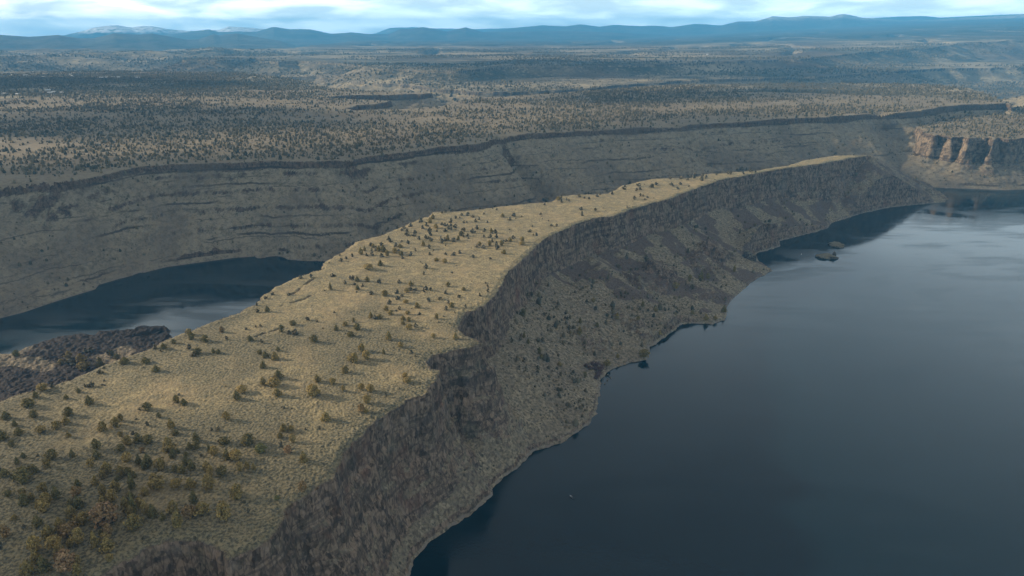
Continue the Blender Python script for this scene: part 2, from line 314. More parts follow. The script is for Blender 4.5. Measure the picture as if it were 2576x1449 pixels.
def h_pen(x, y):
    """the peninsula: height, rock mask, scree mask, top mask"""
    d = np.hypot(x, y)
    sd0, s = sdist(x, y, PTOP, True)
    dl = sdist(x, y, LAND)
    dl = dl + 2.2 * fbm(x, y, 14, 3) * sst(np.abs(dl), 30, 0)
    col1 = 1 - 2 * np.abs(perlin(s / 17.0, sd0 / 140 + 3.0)); col2 = 1 - 2 * np.abs(perlin(s / 6.3 + 40, sd0 / 90))
    flute = 5.5 * fbm(x, y, 75, 2, 0.5, 6.1) * sst(-sd0, 0, 25) + 2.6 * fbm(x, y, 30, 2, 0.5, 1.1) + 1.6 * col1 + 0.3 * col2 + 1.3 * fbm(x, y, 12.0, 2, 0.5, 3.0)
    sd = sd0 + flute * np.where(sd0 < 0, 1.0 + sst(-sd0, 0, 40) * 0.8, 1.0)
    dt = np.maximum(-sd, 0)
    W = np.maximum(dt + np.maximum(dl, 0), 1)
    zc = np.clip(0.48 * W, 14, 60) + 7 * fbm(x, y, 130, 2, 0.5, 2.0)
    cw = np.minimum((ZP - zc) * (0.15 + 0.25 * sst(W, 110, 40)), W * 0.62)
    tc = np.clip(dt / cw, 0, 1.3)
    # cliff: vertical cap, ledges, buttressed foot
    led = 0.10 * fbm(x, y, 34, 3, 0.55, 7.7)
    q = np.clip(tc + led * sst(tc, 0.05, 0.25), 0, 1)
    zcl = ZP - (ZP - zc) * np.interp(q, [0, 0.10, 0.17, 0.30, 0.40, 0.55, 0.66, 0.85, 1.0], [0, 0.27, 0.30, 0.56, 0.59, 0.76, 0.80, 0.93, 1.0])
    lava = sst(-x, 250, 380) * sst(y, 1060, 970) * (sd0 < 0)
    T = np.minimum(W - cw, 215 - 110 * lava); u = np.clip((dt - cw) / np.maximum(T, 4), 0, 1)
    lowz = np.minimum(np.maximum(dl, -8) * np.where(lava > 0.3, 1.4, 0.8), 3.0 + lava * (1.2 + 2.2 * fbm(x, y, 45, 4, 0.6) + 1.8 * ridge(x, y, 11, 3) + 0.9 * fbm(x, y, 5, 2)))
    ztl = lowz + np.maximum(zc - lowz, 0) * (1 - u) ** 1.12
    hum = sst(u, 0.05, 0.3) * sst(W, 70, 170) * (1 - lava)
    ztl = ztl + hum * sst(dl, 3, 40) * (4.5 * fbm(x, y, 70, 3) + 1.0 * fbm(x, y, 13, 2))
    ztl = ztl + (0.8 * fbm(x, y, 6, 2)) * sst(dl, 1, 8)
    if (x > -100).any():
        for a, za, b, zb, sl in FANS:
            dd, t = segd(x, y, a, b)
            zz = za + (zb - za) * t - sl * dd + 1.2 * fbm(x, y, 20, 2)
            ztl = np.where((sd < -cw * 0.8) & (dl > 2), np.maximum(ztl, np.minimum(zz, za)), ztl)
    z = np.where(dt > 0, np.where(tc < 1, np.maximum(zcl, np.minimum(ztl, zc)), ztl), ZP)
    rock = np.where((dt > 0) & (tc < 1.05) & (z > ztl - 0.5), 1.0 - sst(tc, 0.40, 0.6) * 0.9 * sst(fbm(x, y, 34, 3, 0.55, 4.2), -0.35, 0.25), 0.0)
    for (cx, cy_), r, hh in OUTC:
        m = (np.abs(x - cx) < 3 * r) & (np.abs(y - cy_) < 3 * r)
        if m.any():
            rr = np.hypot(x[m] - cx, y[m] - cy_) / r + 0.5 * fbm(x[m], y[m], 16, 3)
            g = np.clip(1.25 - rr, 0, 0.8) / 0.8
            z[m] += hh * g ** 0.8; rock[m] = np.maximum(rock[m], sst(g, 0.15, 0.5) * 0.9)
    for a, b, za, zb in ((TIP[0], TIP[1], 119, 46), (TIP[1], TIP[2], 46, 14), (TIP[1], TIP[3], 46, 9), (TIP[3], TIP[2], 9, 12)):
        dd, t = segd(x, y, a, b)
        zz = za + (zb - za) * t - 0.62 * dd + 3 * fbm(x, y, 22, 3)
        m = (dt > 0) & (dl > 1); rock = np.where(m & (zz > z), 0.85, rock); z = np.where(m, np.maximum(z, zz), z)
    # the top: sage hummocks, low steps, a broad swell
    fade = np.clip(420 / d, 0.25, 1.0)
    top = (0.9 * fbm(x, y, 60, 3) + fade * (0.46 * fbm(x, y, 2.3, 2, 0.6) + 0.30 * fbm(x, y, 7, 2))) * sst(sd, -1, 6)
    top = top - 1.6 * sst(sd, 9, 0) 
    rim_rough = sst(sd, 16, 2) * sst(sd, -1, 1) * 0.9 * ridge(x, y, 5.0, 2)
    for a, b in CRACKS:
        dd, t = segd(x, y + 2.5 * fbm(x, y, 14, 2), a, b)
        g = sst(dd, 2.6, 0.5) * sst(fbm(x, y, 12, 2, 0.5, 7.0), -0.3, 0.1); top = top - 2.2 * g; rock = np.where(sd > 0, np.maximum(rock, g), rock)
    z = np.where(dt > 0, z, ZP + top + rim_rough)
    cv = sdist(x, y, cove); z = np.where(cv > -2, np.minimum(z, -cv * 2.0 - 1.0), z)
    z = np.where(dl < 0, np.clip(dl * 0.7, -8, 0), np.where(dl < 12, np.minimum(z, np.where(dl < 2.6, 0.1 + dl * 0.7, 1.92 + (dl - 2.6) * 3.0)), z))
    patch = fbm(x, y, 55, 3, 0.55, 5.5)
    patch = np.maximum(patch, 0.55 * perlin(s / 31.0 + 0.4 * fbm(x, y, 40, 2), dt / 150 + 7.0) - 0.02)
    scree = np.where(dt > 0, sst(patch, 0.0, 0.3), sst(0.9 * fbm(x, y, 120, 4, 0.6, 8.8) + (640 - y) / 300 + 0.7 * sst(sd, 40, 0), -0.3, 0.7) / np.where(y > 980, 1.0, 0.45)) * np.where(y > 980, 1.0, 0.45)  # sage thickens towards the camera, also painting dimness into the near ground
    lm = lava * (z < 26) * sst(fbm(x, y, 75, 3, 0.5, 2.5) + 0.38 - 0.9 * sst(dl, 90, 230) , -0.1, 0.12)
    rock = np.maximum(rock, lm * 0.98)
    topm = sst(sd, -2, 3)
    return z, rock, scree, topm, dl, lm

def height(x, y, full=False):
    x = np.asarray(x, np.float32); y = np.asarray(y, np.float32); shp = x.shape; x = x.ravel(); y = y.ravel()
    d = np.hypot(x, y); n = len(x)
    z = np.full(n, -8.0, np.float32); rock = np.zeros(n, np.float32); scree = np.zeros(n, np.float32); top = np.zeros(n, np.float32); lav = np.zeros(n, np.float32)
    reg = np.full(n, -1, np.int8)
    m = (d > 2700)
    if m.any(): z[m] = h_far(x[m], y[m]); reg[m] = 2
    m = (d > 650) & (d < 5600)
    if m.any():
        a, b, dl = h_mesa(x[m], y[m])
        up = a > z[m]; i = np.where(m)[0][up]; z[i] = a[up]; rock[i] = b[up]; reg[i] = 1
    m = (d < 2250)
    if m.any():
        a, b, c, t, dl, lm = h_pen(x[m], y[m])
        ix = np.where(m)[0]; land = dl > -25; ok = land & (a > z[ix]) | (dl > 0)
        i = ix[ok]; z[i] = a[ok]; rock[i] = b[ok]; scree[i] = c[ok]; top[i] = t[ok]; reg[i] = 0; lav[i] = lm[ok]
    if full: return z, rock, scree, top, lav, reg
    return z.reshape(shp)

# ------------------------------------------------------------------ object helpers
def link_mesh(name, verts, faces, mat=None, parent=None, smooth=False):
    me = bpy.data.meshes.new(name)
    verts = np.asarray(verts, np.float32); faces = np.asarray(faces, np.int32)
    me.vertices.add(len(verts)); me.vertices.foreach_set('co', verts.ravel())
    k = faces.shape[1]
    me.loops.add(faces.size); me.loops.foreach_set('vertex_index', faces.ravel())
    me.polygons.add(len(faces)); me.polygons.foreach_set('loop_start', np.arange(0, faces.size, k, dtype=np.int32))
    me.polygons.foreach_set('loop_total', np.full(len(faces), k, np.int32))
    if smooth: me.polygons.foreach_set('use_smooth', np.ones(len(faces), bool))
    me.update(calc_edges=True)
    if mat: me.materials.append(mat)
    o = bpy.data.objects.new(name, me); COL.objects.link(o)
    if parent: o.parent = parent
    return o
def tag(o, label=None, cat=None, group=None, kind=None):
    if label: o['label'] = label
    if cat: o['category'] = cat
    if group: o['group'] = group
    if kind: o['kind'] = kind
    return o
def empty(name, loc, rz=0.0):
    o = bpy.data.objects.new(name, None); COL.objects.link(o); o.location = loc; o.rotation_euler = (0, 0, rz); o.empty_display_size = 0.5
    return o
def material(name):
    m = bpy.data.materials.new(name); m.use_nodes = True; n = NT(m.node_tree)
    out = n.new('ShaderNodeOutputMaterial'); b = n.new('ShaderNodeBsdfPrincipled'); n.l.new(b.outputs[0], out.inputs['Surface'])
    b.inputs['Specular IOR Level'].default_value = 0.15; b.inputs['Roughness'].default_value = 0.9
    return m, n, b

# ------------------------------------------------------------------ land material
def land_material(name, far=False, mesa=False):
    m, n, b = material(name)
    at = n.new('ShaderNodeAttribute', attribute_name='mask'); s = n.new('ShaderNodeSeparateColor'); n.put(s.inputs[0], at.outputs['Color'])
    rockm, screem, topm = s.outputs[0], s.outputs[1], s.outputs[2]; lavam = at.outputs['Alpha']
    g = n.new('ShaderNodeNewGeometry'); P = g.outputs['Position']
    sp = n.new('ShaderNodeSeparateXYZ'); n.put(sp.inputs[0], g.outputs['True Normal']); nz = sp.outputs[2]
    if not far:
        tuft = n.noise(P, 0.45, 4, 0.65); patch = n.noise(P, 0.018, 4, 0.6); mid = n.noise(P, 0.09, 4, 0.6); fine = n.noise(P, 1.6, 3, 0.6)
        grass = n.mix(n.ramp(tuft, 0.36, 0.62), (0.108, 0.096, 0.060), (0.325, 0.258, 0.140))
        grass = n.mix(n.ramp(mid, 0.48, 0.68, 0, 0.7), grass, (0.175, 0.155, 0.092))
        grass = n.mix(n.ramp(patch, 0.46, 0.66, 0, 0.55), grass, (0.300, 0.225, 0.125))
        blot = n.noise(P, 0.11, 5, 0.7, 0.4)
        grass = n.mix(n.ramp(blot, 0.50, 0.66, 0, 0.75), grass, (0.155, 0.140, 0.090))
        grass = n.mix(n.ramp(blot, 0.48, 0.36, 0, 0.6), grass, (0.385, 0.310, 0.165))
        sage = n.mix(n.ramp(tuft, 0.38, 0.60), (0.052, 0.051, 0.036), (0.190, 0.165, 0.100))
        grass = n.mix(n.math('MULTIPLY', screem, 0.8), grass, sage)  # real sage cover plus the painted dimming of the near plateau
        talus = n.mix(n.ramp(n.noise(P, 0.30, 4, 0.7), 0.36, 0.64), (0.082, 0.068, 0.048), (0.300, 0.243, 0.160))
        talus = n.mix(n.ramp(mid, 0.40, 0.66, 0, 0.6), talus, (0.155, 0.130, 0.090))
        vo = n.new('ShaderNodeTexVoronoi'); n.put(vo.inputs['Vector'], P); vo.inputs['Scale'].default_value = 0.16
        talus = n.mix(n.math('MULTIPLY', n.ramp(vo.outputs['Distance'], 0.26, 0.16), n.ramp(n.noise(P, 0.05, 2), 0.42, 0.55)), talus, (0.045, 0.044, 0.030))
        scree = n.mix(n.ramp(n.noise(P, 0.55, 4, 0.75), 0.35, 0.65), (0.062, 0.046, 0.037), (0.158, 0.120, 0.094))
        scree = n.mix(n.ramp(mid, 0.45, 0.7, 0, 0.5), scree, (0.100, 0.076, 0.064))
        # columnar basalt: texture stretched along z
        mp = n.new('ShaderNodeMapping'); n.put(mp.inputs['Vector'], P); mp.inputs['Scale'].default_value = (0.26, 0.26, 0.14)
        colm = n.noise(mp.outputs[0], 1.0, 4, 0.65, 0.3)
        mp2 = n.new('ShaderNodeMapping'); n.put(mp2.inputs['Vector'], P); mp2.inputs['Scale'].default_value = (0.03, 0.03, 0.02)
        stain = n.noise(mp2.outputs[0], 1.0, 4, 0.6)
        vb = n.new('ShaderNodeTexVoronoi'); mpb = n.new('ShaderNodeMapping'); n.put(mpb.inputs['Vector'], n.vmath('ADD', P, n.vmath('MULTIPLY', n.noise(P, 0.2, 2), (1.5, 1.5, 1.5)))); mpb.inputs['Scale'].default_value = (0.24, 0.24, 0.13)
        n.put(vb.inputs['Vector'], mpb.outputs[0]); vb.inputs['Scale'].default_value = 1.0
        vb2 = n.new('ShaderNodeTexVoronoi'); n.put(vb2.inputs['Vector'], mpb.outputs[0]); vb2.inputs['Scale'].default_value = 2.6
        cs = n.new('ShaderNodeSeparateColor'); n.put(cs.inputs[0], vb.outputs['Color']); cs2 = n.new('ShaderNodeSeparateColor'); n.put(cs2.inputs[0], vb2.outputs['Color'])
        cell = n.math('ADD', n.math('MULTIPLY', cs.outputs[0], 0.55), n.math('MULTIPLY', cs2.outputs[0], 0.45))
        rock = n.mix(n.ramp(n.math('ADD', n.math('MULTIPLY', cell, 0.7), n.math('MULTIPLY', colm, 0.3)), 0.20, 0.80), (0.064, 0.046, 0.034), (0.270, 0.190, 0.131))
        rock = n.mix(n.ramp(stain, 0.54, 0.72, 0, 0.65), rock, (0.16, 0.082, 0.056))
        rock = n.mix(n.ramp(n.noise(P, 0.02, 3, 0.5), 0.60, 0.74, 0, 0.45), rock, (0.20, 0.165, 0.135))
        rock = n.mix(n.ramp(n.noise(P, 0.035, 3, 0.6), 0.58, 0.72, 0, 0.45), rock, (0.085, 0.088, 0.060))
        vc = n.new('ShaderNodeTexVoronoi'); vc.feature = 'DISTANCE_TO_EDGE'; mpv = n.new('ShaderNodeMapping'); n.put(mpv.inputs['Vector'], P); mpv.inputs['Scale'].default_value = (0.21, 0.21, 0.045)
        n.put(vc.inputs['Vector'], mpv.outputs[0]); vc.inputs['Scale'].default_value = 1.0
        rock = n.mix(n.ramp(vc.outputs['Distance'], 0.09, 0.02, 0, 0.4), rock, (0.026, 0.020, 0.016))
        rock = n.mix(n.math('MULTIPLY', n.ramp(n.noise(P, 0.075, 4, 0.65), 0.52, 0.62), n.ramp(nz, 0.25, 0.6, 0.25, 0.9)), rock, n.mix(n.ramp(tuft, 0.4, 0.6), (0.10, 0.085, 0.06), (0.26, 0.21, 0.14)))
        mp3 = n.new('ShaderNodeMapping'); n.put(mp3.inputs['Vector'], P); mp3.inputs['Scale'].default_value = (0.012, 0.012, 0.20)
        rock = n.mix(n.ramp(n.noise(mp3.outputs[0], 1.0, 3, 0.6), 0.52, 0.62, 0, 0.5), rock, (0.045, 0.036, 0.030))
        lava = n.mix(n.ramp(fine, 0.4, 0.65), (0.021, 0.016, 0.014), (0.068, 0.054, 0.045))
        if mesa:
            talus = n.mix(0.55, talus, n.mix(n.ramp(mid, 0.36, 0.62), (0.130, 0.112, 0.080), (0.275, 0.232, 0.160)))
            rock = n.mix(0.62, rock, n.mix(n.ramp(colm, 0.36, 0.64), (0.018, 0.014, 0.011), (0.095, 0.066, 0.048)))
            tan = n.mix(n.ramp(n.noise(P, 0.09, 4, 0.65), 0.36, 0.62), (0.058, 0.045, 0.035), (0.240, 0.183, 0.125))
            rock = n.mix(n.ramp(rockm, 1.2, 1.8), rock, tan)
        base = n.mix(n.ramp(screem, 0.3, 0.8), talus, scree)
        base = n.mix(topm, base, grass)
        steep = n.ramp(nz, 0.60, 0.40)
        rk = n.math('MAXIMUM', n.math('MULTIPLY', rockm, n.ramp(nz, 0.90, 0.66)), steep)
        base = n.mix(n.math('MINIMUM', rk, 1.0), base, rock)
        if mesa:
            pz2 = n.new('ShaderNodeSeparateXYZ'); n.put(pz2.inputs[0], P)
            wob = n.math('MULTIPLY_ADD', n.noise(P, 0.010, 4, 0.6), 8.0, n.math('MULTIPLY', n.noise(P, 0.11, 3, 0.6), 4.0))
            zz = n.math('ADD', pz2.outputs[2], wob)
            for st_, of_, w_, sc_, k_ in ((27.0, 0.0, 0.085, 0.0042, 0.9), (16.3, 5.0, 0.07, 0.007, 0.65)):
                fr_ = n.math('FRACT', n.math('DIVIDE', n.math('ADD', zz, of_), st_))
                ln = n.ramp(n.math('ABSOLUTE', n.math('SUBTRACT', fr_, 0.5)), w_, w_ * 0.4)
                mp4 = n.new('ShaderNodeMapping'); n.put(mp4.inputs['Vector'], P); mp4.inputs['Scale'].default_value = (sc_, sc_, 0.03)
                ln = n.math('MULTIPLY', ln, n.ramp(n.noise(mp4.outputs[0], 1.0, 4, 0.65), 0.48, 0.58))
                ln = n.math('MULTIPLY', ln, n.ramp(nz, 0.97, 0.92))
                base = n.mix(n.math('MULTIPLY', ln, k_), base, (0.045, 0.035, 0.028))
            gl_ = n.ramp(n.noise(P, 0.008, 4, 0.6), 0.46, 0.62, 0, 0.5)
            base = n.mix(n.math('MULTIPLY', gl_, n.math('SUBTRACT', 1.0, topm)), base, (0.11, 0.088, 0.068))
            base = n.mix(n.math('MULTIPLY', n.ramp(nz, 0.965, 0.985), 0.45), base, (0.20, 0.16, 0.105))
        base = n.mix(lavam, base, lava)
        # pale waterline
        pz = n.new('ShaderNodeSeparateXYZ'); n.put(pz.inputs[0], P)
        base = n.mix(n.math('MULTIPLY', n.ramp(pz.outputs[2], 1.9, 1.0), n.ramp(mid, 0.42, 0.6)), base, (0.185, 0.155, 0.128))
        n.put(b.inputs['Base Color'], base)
        bump = n.new('ShaderNodeBump'); bump.inputs['Strength'].default_value = 1.0; bump.inputs['Distance'].default_value = 1.2
        hgt = n.math('ADD', n.math('MULTIPLY', tuft, 0.8), n.math('MULTIPLY', fine, 0.35))
        hgt = n.math('ADD', hgt, n.math('MULTIPLY', n.math('MULTIPLY', cell, rk), 0.9))
        n.put(bump.inputs['Height'], hgt); n.l.new(bump.outputs[0], b.inputs['Normal'])
    else:
        mp = n.new('ShaderNodeMapping'); n.put(mp.inputs['Vector'], P); mp.inputs['Scale'].default_value = (1, 1, 1.0)
        big = n.noise(P, 0.0011, 5, 0.62); mid = n.noise(P, 0.006, 5, 0.65); fine = n.noise(P, 0.045, 4, 0.7)
        grass = n.mix(n.ramp(mid, 0.35, 0.65), (0.15, 0.128, 0.088), (0.34, 0.28, 0.18))
        wood = n.mix(n.ramp(fine, 0.38, 0.62), (0.022, 0.024, 0.018), (0.085, 0.08, 0.055))
        brown = n.mix(n.ramp(fine, 0.4, 0.62), (0.07, 0.05, 0.035), (0.17, 0.12, 0.085))
        dens = n.math('ADD', n.math('MULTIPLY', big, 0.55), n.math('MULTIPLY', fine, 0.45))
        base = n.mix(n.ramp(dens, 0.44, 0.56), grass, wood)
        base = n.mix(n.ramp(n.noise(P, 0.0006, 3, 0.5), 0.5, 0.64, 0, 0.55), base, brown)
        base = n.mix(n.math('MULTIPLY', screem, n.ramp(fine, 0.25, 0.6, 1.0, 0.75)), base, (0.030, 0.036, 0.026))
        base = n.mix(n.ramp(nz, 0.93, 0.80, 0, 0.75), base, n.mix(n.ramp(fine, 0.36, 0.60), (0.055, 0.05, 0.042), (0.25, 0.205, 0.14)))
        base = n.mix(n.ramp(nz, 0.66, 0.45), base, (0.05, 0.042, 0.038))
        base = n.mix(n.math('MULTIPLY', topm, n.ramp(mid, 0.34, 0.54)), base, (0.80, 0.82, 0.85))
        n.put(b.inputs['Base Color'], base)
        bump = n.new('ShaderNodeBump'); bump.inputs['Strength'].default_value = 0.8; bump.inputs['Distance'].default_value = 9.0
        n.put(bump.inputs['Height'], fine); n.l.new(bump.outputs[0], b.inputs['Normal'])
    return m
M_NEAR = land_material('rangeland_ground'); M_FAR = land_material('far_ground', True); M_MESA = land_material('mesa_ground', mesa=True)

# ------------------------------------------------------------------ land meshes: a fan-shaped grid, fine near, coarse far
def grid_land(rr, az, pieces):
    A, Rr = np.meshgrid(az, rr); X = (np.sin(A) * Rr).astype(np.float32); Y = (np.cos(A) * Rr).astype(np.float32)
    n = X.size; Z = np.empty(n, np.float32); K = np.empty((5, n), np.float32)
    xf, yf = X.ravel(), Y.ravel(); CH = 400000
    for i in range(0, n, CH):
        o = height(xf[i:i + CH], yf[i:i + CH], True)
        Z[i:i + CH] = o[0]
        for k in range(5): K[k, i:i + CH] = o[k + 1]
    r, c = X.shape
    idx = np.arange(n, dtype=np.int32).reshape(r, c)
    quads = np.stack([idx[:-1, :-1], idx[:-1, 1:], idx[1:, 1:], idx[1:, :-1]], -1).reshape(-1, 4)
    zq = Z[quads].max(1); quads = quads[zq > -5.5]
    reg = K[4][quads].max(1); rmin = K[4][quads].min(1)
    reg = np.where((rmin <= 0) & (reg == 0), 0, reg)
    V = np.stack([xf, yf, Z], 1)
    for want, name, mat in pieces:
        q = quads[np.isin(reg, want)]
        if not len(q): continue
        used, inv = np.unique(q, return_inverse=True)
        o = link_mesh(name, V[used], inv.reshape(-1, 4), mat, smooth=True)
        a = o.data.attributes.new('mask', 'FLOAT_COLOR', 'POINT')
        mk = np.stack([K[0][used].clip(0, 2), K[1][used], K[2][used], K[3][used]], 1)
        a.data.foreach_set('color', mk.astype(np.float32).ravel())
        tag(o, kind='structure')
QUAL = 1.0
rn = 195 * np.exp(np.linspace(0, math.log(3300 / 195.), int(1750 * QUAL)))
azn = np.radians(np.concatenate([np.linspace(-72, -42, 220, endpoint=False), np.linspace(-42, 42, int(1520 * QUAL)), np.linspace(42, 66, 170)[1:]]))
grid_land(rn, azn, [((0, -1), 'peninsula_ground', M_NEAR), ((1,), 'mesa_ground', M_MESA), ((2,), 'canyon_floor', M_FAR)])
print('near land', time.time() - T0)
rf = 3300 * np.exp(np.linspace(0, math.log(36000 / 3300.), 900))
azf = np.radians(np.concatenate([np.linspace(-72, -42, 180, endpoint=False), np.linspace(-42, 42, 1200), np.linspace(42, 66, 140)[1:]]))
def far_masks():
    pass
_h = height
def height(x, y, full=False):           # the far land also carries woodland and snow masks
    if not full: return _h(x, y)
    z, rock, scree, top, lav, reg = _h(x, y, True)
    d = np.hypot(x, y); f = d > 3200
    hi = sst(d, 10200, 12000)
    scree = np.where(f, np.maximum(scree * 0, hi * 0.93), scree)
    az = np.arctan2(x, y)
    snow = sst(z, 270, 400) * sst(d, 23200, 24200) * sst(-az, R(8), R(14)) * (d < 29000) + 0.5 * sst(z, 455, 520) * sst(d, 18500, 19500) * (d < 23200) * sst(-az, R(7), R(12)) + 0.4 * sst(z, 580, 800) * sst(d, 23500, 24500) * (d < 27500)
    top = np.where(f, np.clip(snow, 0, 1), top)
    reg = np.where(d > 12300, 3, reg)
    return z, rock, scree, top, lav, reg
grid_land(rf, azf, [((1,), 'mesa_back_ground', M_FAR), ((0, 2, -1), 'far_plateau', M_FAR), ((3,), 'mountains', M_FAR)])
height = _h
print('far land', time.time() - T0)

# ------------------------------------------------------------------ lake
m, n, b = material('lake_water')
g = n.new('ShaderNodeNewGeometry'); P = g.outputs['Position']
mp = n.new('ShaderNodeMapping'); n.put(mp.inputs['Vector'], P); mp.inputs['Rotation'].default_value = (0, 0, R(-14)); mp.inputs['Scale'].default_value = (0.0042, 0.0105, 1)
slick = n.noise(mp.outputs[0], 1.0, 4, 0.55, 0.9)
mp5 = n.new('ShaderNodeMapping'); n.put(mp5.inputs['Vector'], P); mp5.inputs['Rotation'].default_value = (0, 0, R(-20)); mp5.inputs['Scale'].default_value = (0.006, 0.034, 1)
slick2 = n.noise(mp5.outputs[0], 1.0, 5, 0.6, 1.2)
n.put(b.inputs['Base Color'], (0.0025, 0.0120, 0.0195)); b.inputs['IOR'].default_value = 1.333; b.inputs['Specular IOR Level'].default_value = 0.5
n.put(b.inputs['Roughness'], n.ramp(n.math('ADD', n.math('MULTIPLY', slick, 0.62), n.math('MULTIPLY', slick2, 0.38)), 0.42, 0.57, 0.23, 0.06))
bump = n.new('ShaderNodeBump'); bump.inputs['Distance'].default_value = 0.35
n.put(bump.inputs['Strength'], n.ramp(slick, 0.38, 0.62, 0.20, 0.05)); n.put(bump.inputs['Height'], n.noise(P, 0.35, 3, 0.6)); n.l.new(bump.outputs[0], b.inputs['Normal'])
M_WATER = m
lake = link_mesh('lake', [(-9000, -1500, 0), (9000, -1500, 0), (9000, 9000, 0), (-9000, 9000, 0)], [(0, 1, 2, 3)], M_WATER); tag(lake, kind='structure')

# ------------------------------------------------------------------ junipers
def foliage(name, a, c, tip):
    m, n, b = material(name)
    oi = n.new('ShaderNodeObjectInfo'); g = n.new('ShaderNodeNewGeometry')
    v = n.noise(g.outputs['Position'], 0.9, 3, 0.6)
    col = n.mix(n.ramp(v, 0.36, 0.64), a, c)
    col = n.mix(n.ramp(g.outputs['Random Per Island'], 0.6, 1.0, 0, 0.8), col, tip)
    col = n.mix(n.math('MULTIPLY', oi.outputs['Random'], 0.25), col, (0.05, 0.045, 0.02))
    n.put(b.inputs['Base Color'], col); b.inputs['Roughness'].default_value = 0.85
    return m
FOL = {'d': foliage('juniper_dark', (0.071, 0.062, 0.023), (0.184, 0.146, 0.053), (0.292, 0.218, 0.085)),
       'o': foliage('juniper_olive', (0.106, 0.081, 0.028), (0.272, 0.197, 0.066), (0.394, 0.279, 0.103)),
       'p': foliage('juniper_green', (0.069, 0.065, 0.025), (0.159, 0.130, 0.048), (0.245, 0.187, 0.072)),
       'y': foliage('juniper_yellow', (0.163, 0.121, 0.041), (0.326, 0.229, 0.078), (0.449, 0.314, 0.121)),
       'r': foliage('juniper_rust', (0.136, 0.089, 0.037), (0.272, 0.180, 0.078), (0.408, 0.267, 0.138)),
       'R': foliage('shrub_russet', (0.156, 0.094, 0.046), (0.306, 0.197, 0.098), (0.510, 0.314, 0.172)),
       'g': foliage('shrub_green', (0.092, 0.091, 0.034), (0.180, 0.168, 0.062), (0.265, 0.239, 0.095))}
m, n, b = material('juniper_bark'); g = n.new('ShaderNodeNewGeometry')
n.put(b.inputs['Base Color'], n.mix(n.noise(g.outputs['Position'], 3, 3), (0.06, 0.045, 0.033), (0.15, 0.115, 0.085))); M_BARK = m

def crown_mesh(shape, seed, nclump=330, size=0.078):
    """a crown of leaf sprays inside a unit-high profile; base at z=0"""
    q = np.random.default_rng(seed); V = []; Fc = []
    lobes = []
    nl = {'cone': 3, 'round': 6, 'broad': 9, 'mop': 7, 'column': 4}[shape]
    for i in range(nl):
        a = q.uniform(0, 6.28); t = q.uniform(0.1, 0.8); lobes.append((a, t, q.uniform(0.1, 0.3)))
    def prof(t, a):
        if shape == 'cone': r = 0.50 * (1 - t) ** 0.75 * (0.55 + 0.45 * min(1, t / 0.12)) + 0.02
        elif shape == 'column': r = 0.40 * math.sin(math.pi * min(1, 0.16 + 0.84 * t) ** 0.8) ** 0.7
        elif shape == 'round': r = 0.50 * math.sqrt(max(0, 1 - ((t - 0.42) / 0.60) ** 2))
        elif shape == 'broad': r = 0.50 * math.sqrt(max(0, 1 - ((t - 0.38) / 0.64) ** 2)) * (0.75 + 0.25 * math.sin(3 * a + seed))
        else: r = 0.50 * math.sqrt(max(0, 1 - ((t - 0.52) / 0.52) ** 2))
        for (la, lt, lr) in lobes:
            da = math.cos(a - la); r += lr * 0.5 * max(0, da) ** 3 * math.exp(-((t - lt) / 0.16) ** 2)
        return r * (0.86 + 0.14 * math.sin(5 * a + 9 * t + seed))
    for i in range(nclump):
        t = q.uniform(0.02, 1.0); a = q.uniform(0, 2 * math.pi); R0 = prof(t, a)
        rad = R0 * (1 - 0.75 * q.random() ** 2.0) if i % 5 else R0 * q.uniform(1.0, 1.14)
        c = np.array([math.cos(a) * rad, math.sin(a) * rad, t])
        s = size * q.uniform(0.6, 1.4)
        nrm = np.array([math.cos(a), math.sin(a), 0.55 + q.normal() * 0.5]) + q.normal(size=3) * 0.55
        nrm /= np.linalg.norm(nrm)
        u = np.cross(nrm, q.normal(size=3)); u /= np.linalg.norm(u); v = np.cross(nrm, u)
        k = len(V); m_ = 5
        V.append(c + nrm * s * 0.55)
        for j in range(m_):
            an = 2 * math.pi * j / m_ + q.uniform(-.3, .3); V.append(c + (u * math.cos(an) + v * math.sin(an)) * s * q.uniform(0.7, 1.2) - nrm * s * 0.3)
        for j in range(m_): Fc.append((k, k + 1 + j, k + 1 + (j + 1) % m_))
    return np.array(V, np.float32), np.array(Fc, np.int32)
def tube(pts, rads, k=6):
    V = []; Fc = []
    pts = [np.array(p, float) for p in pts]
    for i, (p, r) in enumerate(zip(pts, rads)):
        d = pts[min(i + 1, len(pts) - 1)] - pts[max(i - 1, 0)]; d /= np.linalg.norm(d)
        u = np.cross(d, (0.3, 0.9, 0.1)); u /= np.linalg.norm(u); v = np.cross(d, u)
        for j in range(k):
            a = 2 * math.pi * j / k; V.append(p + (u * math.cos(a) + v * math.sin(a)) * r)
    for i in range(len(pts) - 1):
        for j in range(k): Fc.append((i * k + j, i * k + (j + 1) % k, (i + 1) * k + (j + 1) % k, (i + 1) * k + j))
    return V, Fc
def trunk_mesh(seed, wide):
    q = random.Random(seed); V, Fc = [], []
    def add(p, r):
        v, f = tube(p, r); k = len(V); V.extend(v); Fc.extend([tuple(i + k for i in a) for a in f])
    add([(0, 0, -0.10), (0.01, 0, 0.12), (-0.01, 0.01, 0.4), (0, 0, 0.8)], [0.055, 0.04, 0.028, 0.008])
    for i in range(6):
        a = i * 1.05 + q.uniform(-.3, .3); z = q.uniform(0.08, 0.5); L = wide * q.uniform(0.25, 0.42)
        add([(0, 0, z), (math.cos(a) * L * 0.5, math.sin(a) * L * 0.5, z + 0.08), (math.cos(a) * L, math.sin(a) * L, z + 0.22)], [0.022, 0.014, 0.004])
    return np.array(V, np.float32), np.array(Fc, np.int32)

